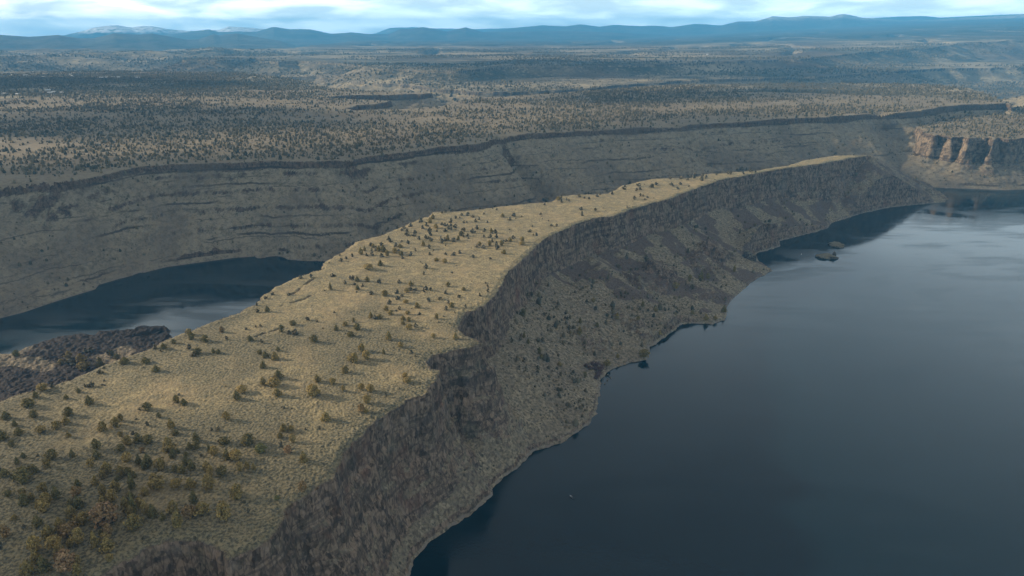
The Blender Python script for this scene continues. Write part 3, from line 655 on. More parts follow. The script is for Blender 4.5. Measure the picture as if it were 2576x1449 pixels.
TREES = """105.3,525.4,19.9,18.9,R 67.6,571.1,13.9,16.9,R 23.9,482.7,14.9,12.9,d 237,499.6,12.9,14.4,o 224.6,520.9,10.9,16.4,y 168.9,451.9,12.9,13.4,o 
134.7,529.4,12.9,13.4,o 178.4,527.4,10.9,14.9,o 157,489.1,14.9,10.4,o 108.3,551.3,12.9,11.9,o 203.2,513.5,13.9,10.4,o 28.8,575.6,11.9,11.9,o 
44.7,572.1,10.9,12.9,p 209.2,490.6,9.9,13.9,y 134.2,514.5,8,16.9,p 67.6,535.9,14.9,8.9,r 248,445.4,11.9,10.9,d 188.8,518,11.9,10.9,r 
313.5,397,10.9,11.9,y 49.2,539.3,10.9,11.4,o 46.2,505.5,10.9,10.9,o 60.6,530.4,10.9,10.9,o 84.5,523.4,11.9,9.9,o 79.5,544.3,8.9,12.9,y 
35.3,553.2,8.9,12.9,y 190.8,488.6,10.9,10.4,o 161,470.8,9.9,11.4,o 153,518,9.4,11.9,d 126.2,512,8.4,12.9,o 95.4,547.3,8.4,12.9,o 
148.1,466.3,9.9,10.9,p 72,518.5,9.9,10.9,o 54.2,548.3,10.9,9.9,y 132.2,489.6,7.5,13.9,p 173.9,512.5,9.9,10.4,o 107.3,474.2,9.4,10.9,o 
79,508.5,9.4,10.9,p 274.8,387,10.9,9.4,y 353.8,362.7,10.9,9.4,o 236.5,460.8,9.9,9.9,y 37.3,564.2,8.9,10.9,o 325.5,420.8,10.9,8.9,o 
193.8,503.6,8.4,11.4,p 24.8,505.5,9.4,9.9,p 115.8,492.6,8.9,10.4,o 303.7,462.3,8.9,10.4,o 224.1,445.4,10.9,8.4,d 43.2,513,8.4,10.9,y 
56.6,499.6,8,11.4,p 278.3,379.1,9.9,8.9,d 643.8,357.3,10.9,8,o 37.8,526.4,9.4,8.9,d 260.5,452.9,9.4,8.9,g 277.6,396.5,9.9,8.4,o 112.3,502.6,7.5,10.9,y 
207.2,470.8,8.9,8.9,o 221.6,475.7,8.9,8.9,d 76.5,564.2,8.9,8.9,o 115.8,427.3,8.9,8.9,o 227.1,459.8,8,9.9,d 131.2,516.5,8,9.9,o 5,537.3,8,9.9,r 
109.3,535.9,8,9.9,r 78,575.1,8,9.9,o 302.7,491.6,8,9.9,r 137.6,442.4,9.4,8.4,d 148.6,443.9,9.4,8.4,d 176.4,488.1,9.4,8.4,y 103.4,506.5,8,9.4,o 
153.5,481.7,8.9,8,o 103.4,431.3,8,8.9,o 237,400,8,8.9,d 52.2,459.3,8.4,8.4,d 89.4,404.9,8.4,8.4,d 96.4,449.9,7.5,9.4,d 191.8,470.3,7.5,9.4,p 
81,362.2,9.4,7.5,o 171.4,428.8,7.5,9.4,o 366.2,359.7,7.5,9.4,y 173.4,458.6,7,9.9,p 102.9,495.1,7,9.9,o 76,496.1,8,8.4,r 69.3,415.9,8.4,8,d 
317.5,382.6,8.4,8,o 361.7,351.8,8,8.4,o 283.7,431.8,8,8.4,o 128.2,445.4,7.5,8.9,o 127.7,462.3,7.5,8.9,y 196.3,441.9,7.5,8.9,p 185.8,465.3,7.5,8.9,p 
120.7,476.7,7.5,8.9,o 130.2,499.6,8.9,7.5,d 28.3,406.9,8.9,7.5,d 100.4,367.2,7.5,8.9,d 147.1,410.4,8.9,7.5,d 242,393,8.9,7.5,y 367.2,403.9,7.5,8.9,y 
145.6,514.5,6,10.9,y 83.5,370.2,10.9,6,o 96.6,458.8,8.4,7.5,d 361.2,411.9,7.5,8.4,r 388.7,339.7,7.5,8.4,o 213.7,455.9,7,8.9,y 124.7,364,9.4,6.5,d 
2.5,440,8,7.5,d 34.3,473.2,8,7.5,d 145.6,496.1,7.5,8,o 274.8,359.7,8,7.5,o 344.8,373.6,8,7.5,o 370.2,392.5,7.5,8,y 140.6,509.5,6,9.9,y 5,476.7,8.4,7,d 
60.1,555.2,6.5,8.9,y 145.6,363.7,8.9,6.5,d 43.7,491.6,7.5,7.5,o 263.1,385.1,7.5,7.5,o 105.3,542.3,7,8,y 6,419.3,8,7,d 69.6,360.2,7,8,o 
144.1,470.3,6.5,8.4,p 240,471.8,6,8.9,y 95.9,485.7,6,8.9,o 58.6,564.2,6,8.9,r 607,365.2,8.9,6,o 182.4,473.2,7,7.5,d 66.6,424.3,7.5,7,o 
56.6,429.3,7.5,7,o 176.4,402.9,7,7.5,o 314.2,342.2,7.5,7,d 383.3,252.1,7.5,7,d 121.2,450.9,8,6.5,d 211.2,476.7,5,10.4,y 42.2,391,8,6.5,y 
155.8,371.6,8.4,6,d 128.2,475.7,7,7,d 263.1,368.2,7,7,d 357.1,330.3,7,7,d 701,279.6,5.5,8.9,d 47.5,467.3,6.5,7.5,o 78,487.7,6.5,7.5,p 
288.3,453.4,6.5,7.5,R 183.9,405.4,7.5,6.5,d 205.1,341.7,7.5,6.5,d 139.1,463.8,6,8,p 102.9,479.2,6,8,o 226.6,420.3,6,8,y 197.3,354.3,8,6,d 
407,383.1,8,6,y 579.7,334.9,6,8,o 189.3,449.4,7,6.5,d 33.8,417.9,7,6.5,d 723.8,312.5,6.5,7,d 40.7,432.8,7.5,6,y 265.3,357.4,7.5,6,d 
350.5,337.2,7.5,6,d 18.9,435,8.9,5,d 368.7,270,8.9,5,y 292.8,442.4,5.5,8,y 332.9,384.6,6.5,6.5,o 72.5,457.8,6,7,d 196.8,448.4,6,7,d 247,468.8,6,7,o 
22.9,497.1,6,7,o 163,520.4,6,7,d 70.6,547.3,6,7,o 279.9,438,7,6,o 290.7,431.3,7,6,o 250.1,341.2,7,6,d 384.8,296,7,6,o 455.3,339.7,6,7,o 
675.6,288.2,7,6,o 90.9,467.8,5.5,7.5,y 523.1,316,5.5,7.5,d 209.7,453.4,5,8,p 175.4,471.8,6.5,6,d 133.7,477.7,6.5,6,d 71.1,507.5,6,6.5,d 
361.4,390,6,6.5,y 417.1,308.4,6.5,6,o 110.3,562.2,5.5,7,y 120.7,421.3,5.5,7,o 380.3,266,6.2,6,d 189,335.2,6,6,o 267.3,311.9,6,6,d 409.1,329.8,6,6,y 
705.9,320,6,6,o 8.4,496.6,6.5,5.5,d 163.5,348.8,6.5,5.5,d 191.5,339.7,5.5,6.5,d 371,318.3,5.5,6.5,o 38.3,507.5,5,7,o 360.9,254.6,5,7,o 
281.4,332.3,4.5,7.5,d 35.8,398,5.5,6,d 400.5,347.3,6,5.5,y 336.1,330.8,5.5,6,d 390.7,315.2,6,5.5,o 410.6,286,6,5.5,o 451.8,307.6,6,5.5,o 
617,319.2,5,6.5,o 31.8,499.6,5.5,5.5,o 357.1,281.6,5.5,5.5,d 386.3,310.9,5.5,5.5,o 101.4,536.3,5,6,p 61.6,364.7,6,5,o 218.3,353.8,6,5,d 
318,394.5,6,5,y 366.2,413.4,5,6,o 292.8,325.3,6,5,d 330.6,290,4,7.5,o 379.8,318.8,6,5,o 403.1,320.3,6,5,o 430,223.3,5,6,o 541.4,358.8,6,5,d 
253.9,470.3,4.5,6.5,o 387.2,256.1,4.5,6.5,o 436.7,319.1,4.8,6,o 423.3,246.2,4.8,6,o 689.5,281.7,4,7,o 117.8,480.7,5.5,5,p 117.1,359.2,5.5,5,d 
221.8,332.5,5,5.5,r 367.4,282.1,5,5.5,o 655.7,311.1,5.5,5,o 17.4,464.3,4.5,6,p 76,525.4,4.5,6,y 345,325.8,6,4.5,o 378.8,251.6,4.5,6,o 
394.7,253.6,4.5,6,y 447.7,240.5,4.5,6,o 522.2,242.2,4.8,5.5,o 447.9,286.7,5,5.2,o 461.1,236,5.2,5,d 68.6,437.5,5,5,o 23.4,458.3,5,5,p 
186.3,456.8,5,5,d 16.4,356.2,5,5,g 357.6,289.8,5,5,d 406.6,292.7,5,5,o 402.7,324.8,5,5,o 707.9,278.3,5,5,o 177.9,453.9,4.5,5.5,p 112.1,356.2,4.5,5.5,d 
14.9,426.3,4.5,5.5,d 433,219.3,4.5,5.5,o 491.1,233,4.5,5.5,o 504,254.1,5.5,4.5,o 559.3,365.7,5.5,4.5,o 539.5,354.3,3.5,7,d 14.4,519.5,6,4,o 
343.4,391.5,4,6,y 400,247.7,6,4,o 401.2,255.6,5,4.8,d 580.2,323.3,4,6,d 489.6,245.7,4.2,5.5,o 383.8,354.3,3.8,6,d 11.9,446.4,4.5,5,d 
12.9,479.5,5,4.5,d 142.1,452.4,4.5,5,r 175.4,435,7.5,3,d 276.9,500.1,5,4.5,g 66.4,399.3,5,4.5,d 158.8,417.9,4.5,5,d 213.2,353.1,4.5,5,d 
259.9,354.3,5,4.5,d 405,377.1,5,4.5,y 408.6,321.8,4.5,5,o 433.5,338.2,4.5,5,y 435.9,228.3,5,4.5,o 659.7,334.9,5,4.5,o 501.5,245.7,4,5.5,o 
642.8,306.6,4,5.5,d 593.6,302.1,5.5,4,o 528,343.9,4,5.5,d 479.7,245.7,4.8,4.5,o 510,241.7,4.5,4.8,o 444.9,263.1,4.8,4.5,y 524.1,337.9,3.5,6,d 
585.2,377.6,3.5,6,d 463.5,290.5,5.5,3.8,o 436.1,261.4,5.5,3.8,o 78.5,392.5,4.5,4.5,d 120.2,436.7,4.5,4.5,o 277.8,350.8,4.5,4.5,d 173.6,343.7,4.5,4.5,d 
373.1,247.7,4.5,4.5,o 597.1,327,4.5,4.5,d 458.1,240.2,4.2,4.8,d 353.7,322.3,4,5,o 405.9,303.4,5,4,y 407.4,314.6,5,4,o 502.7,217.1,5,4,o 
692.5,314.5,4,5,o 714.9,319.5,5,4,o 637.8,320.5,4,5,o 617.5,358.3,4,5,o 734.2,271.8,3,6.5,o 364.6,251.1,3.5,5.5,o 521.9,245.2,5.5,3.5,y 
558.3,200.1,5.5,3.5,o 496.6,246.2,3.8,5,o 389.9,304.4,4.2,4.5,o 372.3,255.8,4.2,4.5,o 472.5,233.2,4.5,4.2,o 476.7,229.5,4.2,4.5,o 
490.1,238.2,4.5,4.2,o 483.1,248.4,4.5,4.2,o 1,548.8,3,6,y 91.6,387,4,4.5,d 69.1,363.7,4.5,4,o 73,364.4,4.5,4,o 85.5,352.3,4.5,4,o 189.3,349.1,4,4.5,d 
332.6,277.1,4.5,4,o 379.3,283.4,4,4.5,o 397.2,293.5,4,4.5,r 381.3,246.2,4.5,4,o 430,231.8,4.5,4,o 430.3,235.7,4,4.5,o 450.8,222.8,4,4.5,o 
453.5,242,4,4.5,o 497.1,249.6,4,4.5,y 426.2,268.5,4,4.5,o 692,288.2,4.5,4,o 527.5,296.1,4.5,4,o 574.7,383.1,4.5,4,d 520.1,340.4,3,6,d 
511.6,342.9,3,6,d 428.7,301.6,4.2,4.2,o 463.5,231.5,4.2,4.2,o 248.4,513.5,3.5,5,y 90.4,351.3,5,3.5,o 193.8,356.2,5,3.5,o 406.6,235.7,5,3.5,y 
693.7,178.3,3.5,5,o 546.6,358.1,3.5,5,d 542.4,342.4,3.5,5,d 538,342.4,3.5,5,d 531.5,296.6,3.5,5,d 441.9,243.2,3.8,4.5,o 395.7,247,4,4.2,o 
453.8,255.6,4.2,4,o 385.8,397,2.8,6,y 545.8,201.4,6,2.8,o 143.6,539.8,4,4,o 52.2,387.5,4,4,o 155,348.8,4,4,o 374.8,319.3,4,4,y 397.5,299.7,4,4,o 
426,290,4,4,o 410.8,255.6,4,4,d 422.5,228.8,4,4,o 536.5,284.7,4,4,o 407.9,243.9,3.8,4.2,o 420.5,222.3,3.8,4.2,o 430.7,241.7,3.8,4.2,o 
455.1,227.8,3.8,4.2,d 496.3,237.9,3.8,4.2,o 651.8,187.7,4.2,3.8,o 108.8,354.7,3.5,4.5,d 345.2,284.4,3.5,4.5,d 353.3,280.1,3.5,4.5,o 
371.1,294.5,4.5,3.5,o 341,261.6,4.5,3.5,d 376.3,250.6,3.5,4.5,o 429,248.6,3.5,4.5,o 444.9,241.5,3.5,4.5,o 624.4,189.7,3.5,4.5,r 608.2,278.8,3.5,4.5,d 
569.3,329.9,3.5,4.5,d 688,252.4,3.5,4.5,d 645.8,259.4,3.5,4.5,o 641.8,346.8,3.5,4.5,d 472.7,257.8,4.8,3.2,y 445.6,294,3.8,4,o 446.2,309.9,4,3.8,o 
381.3,257.4,3.8,4,o 390.2,242.2,3.8,4,o 410.8,226.8,4,3.8,o 419,240,3.8,4,o 426.5,226.3,3.8,4,o 495.1,233.5,3.8,4,o 459.8,253.6,3.8,4,o 
281.6,447.4,2.5,6,p 295.3,335.2,5,3,o 425.8,239,3.5,4.2,o 638.8,186.2,4.2,3.5,o 513.8,216.6,3.8,3.8,o 581.9,215.8,3.2,4.5,o 99.7,373.9,4,3.5,d 
311,277.6,3.5,4,d 289.2,334.2,4,3.5,o 295.1,332.3,4,3.5,d 307.2,320.3,4,3.5,y 410.1,290.5,4,3.5,o 444.9,231.8,4,3.5,y 561,199.2,3.5,4,o 
629.4,184.2,4,3.5,o 537.5,369.2,3.5,4,d 523.8,361.7,2.8,5,d 606,324,3.5,4,o 414.1,236.2,4.5,3,o 503.5,243.7,3,4.5,o 647.3,297.6,3,4.5,d 
415.6,327.5,3.2,4.2,o 300.8,278.8,3.8,3.5,d 399.7,309.9,3.5,3.8,o 448.4,303.4,3.8,3.5,o 388.7,239.9,3.5,3.8,o 414.8,233.7,3.5,3.8,o 
509.8,220.5,3.8,3.5,o 634.4,199.4,3.8,3.5,o 261.3,343.2,3.2,4,d 701.9,180.8,3.2,4,o 579.2,197.2,4.5,2.8,o 560.8,376.1,2.8,4.5,d 410.9,353.3,3.5,3.5,o 
398.9,283.1,3.5,3.5,d 370.8,246.2,3.5,3.5,o 475.4,222.1,3.5,3.5,o 484.6,232,3.5,3.5,o 618,267.3,3.5,3.5,d 467.7,215.9,3.2,3.8,o 705.9,178.3,3.8,3.2,o 
0.5,472.2,3,4,d 147.1,425.8,3,4,p 218.6,430.8,3,4,p 257.4,312.6,3,4,d 419.5,314.9,4,3,d 439.6,299.8,4,3,o 586.7,303.4,3,4,d 664.7,329.4,3,4,d 
596.9,197,4.2,2.8,o 430.7,290.8,3,3.8,o 529.9,232.2,3.8,3,o 655.7,185.2,4.5,2.5,o 626.4,258.9,2.5,4.5,o 479.7,296.2,3.5,3.2,o 444.9,226.1,3.5,3.2,o 
448.7,229.3,3.2,3.5,o 581.2,210.1,3.5,3.2,o 595.4,211.1,3.5,3.2,o 636.4,191.2,3.5,3.2,o 440.9,240.2,2.8,4,o 429.7,254.8,4,2.8,y 595.6,310.1,2.8,4,d 
539.5,300.6,2.8,4,d 548.4,286.2,2.8,4,d 465.6,307.6,2.8,3.8,y 680.1,184.9,3.8,2.8,o 133.2,434.5,3.5,3,d 211.7,430.8,3,3.5,p 256.9,305.9,3,3.5,d 
243.1,308.9,3.5,3,o 288.9,295.5,3.5,3,d 362.7,286.8,3,3.5,o 458.8,297.5,3.5,3,o 487.9,292.2,2.5,4.2,o 428.5,239.2,3.5,3,o 492.1,242,3,3.5,o 
513,238.7,3,3.5,o 529.4,201.9,3.5,3,o 725.3,300.6,3,3.5,d 194.8,540.3,2.5,4,y 350.3,279.6,2.5,4,o 415.6,290.3,4,2.5,o 639.8,189.7,4,2.5,o 
741.2,170,4,2.5,o 566.1,324.3,2.5,4,d 612.5,311.4,2.5,4,d 516.1,361.7,2.5,4,d 226.5,339.7,2.8,3.5,o 346,259.1,3.5,2.8,o 397.3,228.8,2.8,3.5,o 
404.1,228.5,3.5,2.8,d 450.8,225.8,3.5,2.8,o 702.4,176.8,2.8,3.5,o 467.7,236.4,3,3.2,o 476.5,247.4,3.2,3,o 687.7,180.3,3.2,3,o 639.8,310.1,2.5,3.8,d 
24.3,527.9,3,3,d 88,387.2,3,3,d 265.5,299,3,3,o 398.7,252.1,3,3,o 442.2,225.3,3,3,o 561.5,202.3,3,3,o 451.3,230.1,2.8,3.2,o 483.9,237.4,3.2,2.8,o 
352.2,257.1,2.5,3.5,o 407.1,232.2,2.5,3.5,o 681.1,179,3.5,2.5,o 415.1,357.2,2.8,3,d 354.5,285.3,3,2.8,d 423.7,292.2,3,2.8,o 366.5,256.1,2.8,3,o 
536.3,235.7,2.8,3,o 490.1,259.4,3,2.8,o 672.6,186.4,3,2.8,o 479,220.1,2.8,2.8,o 506,241.7,2.8,2.8,o 728.3,174.1,2.8,2.8,o 445.4,212.4,3.5,2.2,o 
677.6,189.2,3.5,2.2,o 305.6,430.3,2.5,3,p 319.5,429.3,2.5,3,p 272.7,295,3,2.5,o 401.7,296.5,3,2.5,o 424,274.6,2.5,3,d 487.6,287.3,2.5,3,y 
402.4,258.8,2.5,3,g 461.5,215.6,3,2.5,o 451.3,211.9,3,2.5,o 671.1,185.2,3,2.5,o 670.6,179.3,2.5,3,o 750.3,172,3,2.5,o 401.9,231,2.8,2.5,o 
464.1,223,2.5,2.8,o 472.9,217.5,2.8,2.5,o 463.3,237.2,2.5,2.8,o 445.6,255.1,2.5,2.8,o 540.6,214.9,2.8,2.5,o 612.2,194.7,2.5,2.8,o 
556.7,226.5,2.5,2.8,d 401.7,242,3,2.2,d 455.6,218.6,2.2,3,p 551.2,226.3,3,2.2,o 201.2,456.3,2.5,2.5,d 139.9,409.9,2.5,2.5,d 260.5,326.8,2.5,2.5,d 
487.4,222.8,2.5,2.5,o 495.4,207.6,2.5,2.5,o 496.8,210.4,2.5,2.5,o 743.2,174.1,2.5,2.5,o 468.2,238.7,2.8,2.2,o 584.2,198.7,2.8,2.2,o 85,387,2,3,p 
415.4,251.1,2,3,o 588.8,199.2,3,2,o 647.3,198,3,2,o 371.8,250.8,2,2.8,o 568.8,201.4,2,2.8,o 640.3,196.2,2,2.8,o 317.2,321.9,2.2,2.5,p 
246.1,329.8,2.5,2.2,d 507,206.2,2.5,2.2,o 544.6,205.1,2.5,2.2,o 442.4,213.4,2.5,2.2,o 746.2,170,2.5,2.2,o 436.9,232,2,2.5,d 588.7,193.7,2.5,2,o 
730.8,174.5,2,2.5,o 483.9,214.4,2.2,2.2,o 399.5,389.5,1.8,2.5,p 566.8,200.1,1.8,2.5,o 161,351.8,2,2.2,p 485.6,283.8,2,2.2,d 340,255.6,2,2.2,p 
585.5,194.5,2,2,o 599.9,194.9,2,2,o 643.1,196.5,2,2,o 716.4,175,2,2,o 737.2,170.8,2,2,o 38.3,456.3,1.8,2.2,p 688.3,177.1,2.2,1.8,o 
445.7,246.2,1.5,2.5,p 644.8,200,2.5,1.5,o 102.2,385.6,2,1.8,d 532.3,226.8,1.8,2,p 533.3,235.5,1.8,2,p 433.5,250.6,1.8,2,p 688.8,186.9,1.8,2,p 
696.5,175.8,2,1.8,o 459.8,218.1,1.8,1.8,p 755.4,172.5,1.8,1.8,o 104.8,385.9,2,1.5,d 255.8,327.3,1.5,2,p 466.7,222.8,1.5,2,p 626.9,207.6,1.5,2,p 
492.8,209.1,1.5,1.5,d 521.6,216.8,1.2,1.2,p """
TL = []
for e in TREES.split():
    a = e.split(','); TL.append((float(a[0]), float(a[1]), float(a[2]), float(a[3]), a[4]))

def cast(px, py, tmax=4200.0):
    """first hit of the sight lines through picture points (1024 wide) with the land"""
    a, b_, c = raydir(np.asarray(px) * 2.515625, np.asarray(py) * 2.515625)
    L = np.sqrt(a * a + b_ * b_ + c * c); a, b_, c = a / L, b_ / L, c / L
    t = 330 * np.exp(np.linspace(0, math.log(tmax / 330), 420))
    hit = np.full(len(a), np.nan); below = np.zeros(len(a), bool); prev = np.full(len(a), t[0])
    Tt = t[None, :]; Xg = a[:, None] * Tt; Yg = b_[:, None] * Tt; Zg = ZC + c[:, None] * Tt
    H = height(Xg.ravel(), Yg.ravel()).reshape(Xg.shape)
    under = Zg < H; first = under.argmax(1); ok = under.any(1)
    lo = t[np.maximum(first - 1, 0)]; hi = t[first]
    for _ in range(9):
        mid = (lo + hi) / 2; h = height(a * mid, b_ * mid); u = ZC + c * mid < h
        hi = np.where(u, mid, hi); lo = np.where(u, lo, mid)
    P = np.stack([a * hi, b_ * hi, height(a * hi, b_ * hi)], 1)
    return P, hi, ok
tx = np.array([t[0] for t in TL]); ty = np.array([t[1] for t in TL]); tw = np.array([t[2] for t in TL]); th = np.array([t[3] for t in TL])
dep = np.arcsin(np.clip(-raydir(tx * 2.515625, ty * 2.515625)[2] / 1.08, -1, 1))
PT, DT, OKT = cast(tx, ty - 0.22 * tw * np.sin(dep))
wm = tw * DT / F_PX; hm = np.maximum((th * DT / F_PX - 0.35 * wm * np.sin(dep)) / np.cos(dep), 0.62 * wm)

SHAPES = {'d': 'round', 'o': 'broad', 'p': 'cone', 'y': 'mop', 'r': 'broad', 'R': 'round', 'g': 'round'}
COLN = {'d': 'dark', 'o': 'olive', 'p': 'green', 'y': 'yellowish', 'r': 'rusty', 'R': 'russet', 'g': 'grey-green'}
_cm = {}
def crown_data(kind, shape, var):
    key = (kind, shape, var)
    if key not in _cm:
        v, f = crown_mesh(shape, var * 7 + len(shape) * 3)
        me = bpy.data.meshes.new('crown'); me.from_pydata(v.tolist(), [], f.tolist()); me.materials.append(FOL[kind]); _cm[key] = me
    return _cm[key]
TR = []
for v in range(3):
    vv, ff = trunk_mesh(v, 1.0); me = bpy.data.meshes.new('trunk'); me.from_pydata(vv.tolist(), [], ff.tolist()); me.materials.append(M_BARK); TR.append(me)

cand = [i for i in range(len(TL)) if OKT[i] and DT[i] < 2200 and PT[i, 2] > 1.0]
solo = cand[:300]; rest = cand[300:]
# what a viewer can name each tree by
def zone(i):
    x, y = tx[i], ty[i]; z = PT[i, 2]
    if z < 60: return ('on the dark lava flat', (165, 330), 'the spit tip') if x < 260 else ('on the lower talus slope', (600, 372), 'the shoreline corner')
    if x > 700: return 'on the narrow plateau end', (870, 155), 'the plateau tip'
    if y < 214 and x > 470: return 'on the far plateau', (870, 155), 'the plateau tip'
    if y < 262 and x < 480: return 'in the far rim grove', (325, 260), 'the left lake'
    if y < 262: return 'in the far cliff grove', (541, 236), 'the cliff rim'
    if y < 338 and x > 340: return 'on the mid plateau', (458, 326), 'the cliff notch'
    if y < 362 and x <= 340: return 'above the left lake', (166, 338), 'the dark spit'
    if y < 432 and x > 230: return 'on the open grass', (482, 343), 'the pointed outcrop'
    if y < 442: return 'on the pale left grass', (0, 402), 'the cracked rim'
    if x > 250: return 'by the near cliff edge', (282, 513), 'the split corner'
    if y > 520: return 'in the nearest corner grove', (0, 576), 'the bottom corner'
    return 'in the near grove', (230, 545), 'the rock alcove'
ORD = ['', 'second ', 'third ', 'fourth ', 'fifth ', 'sixth ', 'seventh ', 'eighth ', 'ninth ', 'tenth ', 'eleventh ', 'twelfth ', 'thirteenth ', 'fourteenth ', 'fifteenth ', 'sixteenth ']
lab = {}
for i in solo:
    k = TL[i][4]; a = hm[i] / max(wm[i], .1)
    size = 'large' if wm[i] * hm[i] > 62 else ('small' if wm[i] * hm[i] < 26 else 'medium')
    shp = 'slender' if a > 1.18 else ('squat' if a < 0.82 else 'rounded')
    if k == 'p': shp = 'pointed'
    noun = 'shrub' if k in 'Rg' else 'juniper'
    lab.setdefault((f'{size} {COLN[k]} {shp} {noun}', zone(i)), []).append(i)
LABEL = {}
for (txt, (zn, (ax, ay), lm)), L in lab.items():
    L.sort(key=lambda i: math.hypot(tx[i] - ax, (ty[i] - ay) * 1.5))
    for r, i in enumerate(L):
        LABEL[i] = f'{txt} {zn}' if len(L) == 1 else f'{txt} {zn}, {ORD[min(r, 15)]}nearest {lm}'
for n_, i in enumerate(solo):
    k = TL[i][4]; shrub = k in 'Rg'; x, y, z = PT[i]
    o = empty('shrub' if shrub else 'juniper_tree', (x, y, z), random.uniform(0, 6.28))
    tag(o, LABEL[i], 'shrub' if shrub else 'juniper', 'shrubs on the plateau' if shrub else 'junipers on the plateau')
    shp = SHAPES[k]
    if k == 'o': shp = ('column', 'cone', 'broad', 'column')[n_ % 4] if hm[i] / wm[i] > 0.95 else ('broad', 'cone')[n_ % 2]
    if k == 'd': shp = ('round', 'cone', 'broad', 'cone')[n_ % 4]
    c = bpy.data.objects.new('crown', crown_data(k, shp, n_ % 3)); COL.objects.link(c); c.parent = o
    c.scale = (wm[i] * 0.98, wm[i] * 0.98, hm[i] * 0.98); c.location = (0, 0, 0.03 * hm[i])
    t = bpy.data.objects.new('trunk', TR[n_ % 3]); COL.objects.link(t); t.parent = o
    t.scale = (wm[i] * 0.9, wm[i] * 0.9, hm[i] * 0.9)
print('trees', time.time() - T0, len(solo), len(rest))

# ---- all other trees: one woodland
def blob(seed, detail):
    q = np.random.default_rng(seed)
    if detail:
        return crown_mesh(['broad', 'round', 'cone', 'broad'][seed % 4], seed + 40, 26, 0.23)
    V = []; Fc = []
    for j in range(5):
        a = 2 * math.pi * j / 5; V.append((math.cos(a) * .5 * q.uniform(.7, 1.1), math.sin(a) * .5 * q.uniform(.7, 1.1), 0.02))
    for j in range(5):
        a = 2 * math.pi * (j + .5) / 5; V.append((math.cos(a) * .40 * q.uniform(.7, 1.15), math.sin(a) * .40 * q.uniform(.7, 1.15), q.uniform(.45, .65)))
    V.append((q.uniform(-.1, .1), q.uniform(-.1, .1), 1.0))
    for j in range(5):
        k = (j + 1) % 5; Fc += [(j, k, 5 + j), (k, 5 + k, 5 + j), (5 + j, 5 + k, 10)]
    return np.array(V, np.float32), np.array(Fc, np.int32)
def scatter(P, W, H, detail, seed):
    q = np.random.default_rng(seed); VV = []; FF = []; off = 0
    var = [blob(s, detail) for s in range(6)]; pick = q.integers(0, 6, len(P)); rot = q.uniform(0, 6.28, len(P))
    for v in range(6):
        m = np.where(pick == v)[0]
        if not len(m): continue
        bv, bf = var[v]; c, s = np.cos(rot[m])[:, None], np.sin(rot[m])[:, None]
        x = (bv[None, :, 0] * c - bv[None, :, 1] * s) * W[m][:, None]; y = (bv[None, :, 0] * s + bv[None, :, 1] * c) * W[m][:, None]; z = bv[None, :, 2] * H[m][:, None] - 0.12
        V = np.stack([x + P[m, 0:1], y + P[m, 1:2], z + P[m, 2:3]], -1).reshape(-1, 3)
        f = (bf[None] + (np.arange(len(m)) * len(bv))[:, None, None]).reshape(-1, 3) + off
        VV.append(V); FF.append(f); off += len(V)
    return np.concatenate(VV), np.concatenate(FF)
parts = []
# (a) the smaller traced trees on the peninsula
ri = np.array(rest); parts.append(scatter(PT[ri], wm[ri], hm[ri], True, 1))
# (b) small junipers and bitterbrush on the peninsula slopes and top
def sample(n, r0, r1, a0, a1, seed):
    q = np.random.default_rng(seed); r = np.sqrt(q.uniform(r0 * r0, r1 * r1, n)); a = np.radians(q.uniform(a0, a1, n))
    return np.sin(a) * r, np.cos(a) * r, q
x, y, q = sample(48000, 420, 1900, -30, 40, 5)
z = height(x, y); sd = sdist(x, y, PTOP); dl = sdist(x, y, LAND)
zx = height(x + 3, y) - z; zy = height(x, y + 3) - z; sl = np.hypot(zx, zy) / 3
keep = (dl > 2) & (sd < -6) & (sl < 0.75) & (q.random(len(x)) < np.where((y < 1000) & (y > 560) & (x > 0), 0.85, 0.28) * sst(fbm(x, y, 90, 3, 0.5, 12.0), -0.45, 0.35))
P = np.stack([x, y, z], 1)[keep]; s = q.gamma(2.4, 0.66, keep.sum()).clip(0.6, 6.5)
parts.append(scatter(P, s * 1.5, s * q.uniform(1.2, 2.1, len(s)), False, 2))
x, y, q = sample(9000, 380, 1500, -34, 30, 8)
sd = sdist(x, y, PTOP); keep = (sd > 3) & (q.random(len(x)) < 0.35 * sst(fbm(x, y, 80, 3, 0.5, 2.0), -0.4, 0.5)); z = height(x, y)
P = np.stack([x, y, z], 1)[keep]; s = q.gamma(2.5, 0.35, keep.sum()).clip(0.4, 2.2)
parts.append(scatter(P, s * 1.5, s, False, 3))
# (c) woodland on the mesa
x, y, q = sample(300000, 1000, 5200, -62, 50, 6)
z = height(x, y); sd = sdist(x, y, MTOP); dl = sdist(x, y, MLAND); bt = sdist(x, y, BTOP)
dd = np.hypot(x, y)
clear = fbm(x * 0.55, y * 1.5, 520, 4, 0.55, 21.0)
west = sst(-x / np.maximum(y, 1), -0.35, 0.35)
dens = 0.16 + 0.62 * sst(clear, -0.25 - 0.25 * west, 0.25 - 0.2 * west)
dens = dens * np.where(sd > 0, 1 - 0.7 * sst(sd, 45, 8), 0.0)
dens = np.where((sd <= 0) & (dl > 3), 0.5 * sst(fbm(x, y, 120, 3, 0.5, 4.0), -0.5, 0.5), dens)
dens = np.where((bt > 6) & (sd < 0), 0.62, dens)
keep = (dl > 2) & (q.random(len(x)) < dens) & (z > 1.5)
P = np.stack([x, y, z], 1)[keep]; onw = (sd < 0)[keep] & ~(bt > 6)[keep]
s = q.gamma(5, 0.84, keep.sum()).clip(1.5, 9) * np.where(onw, q.uniform(0.3, 0.95, keep.sum()), 1.0)
parts.append(scatter(P, s * 1.0, s * q.uniform(0.85, 1.35, len(s)), False, 4))
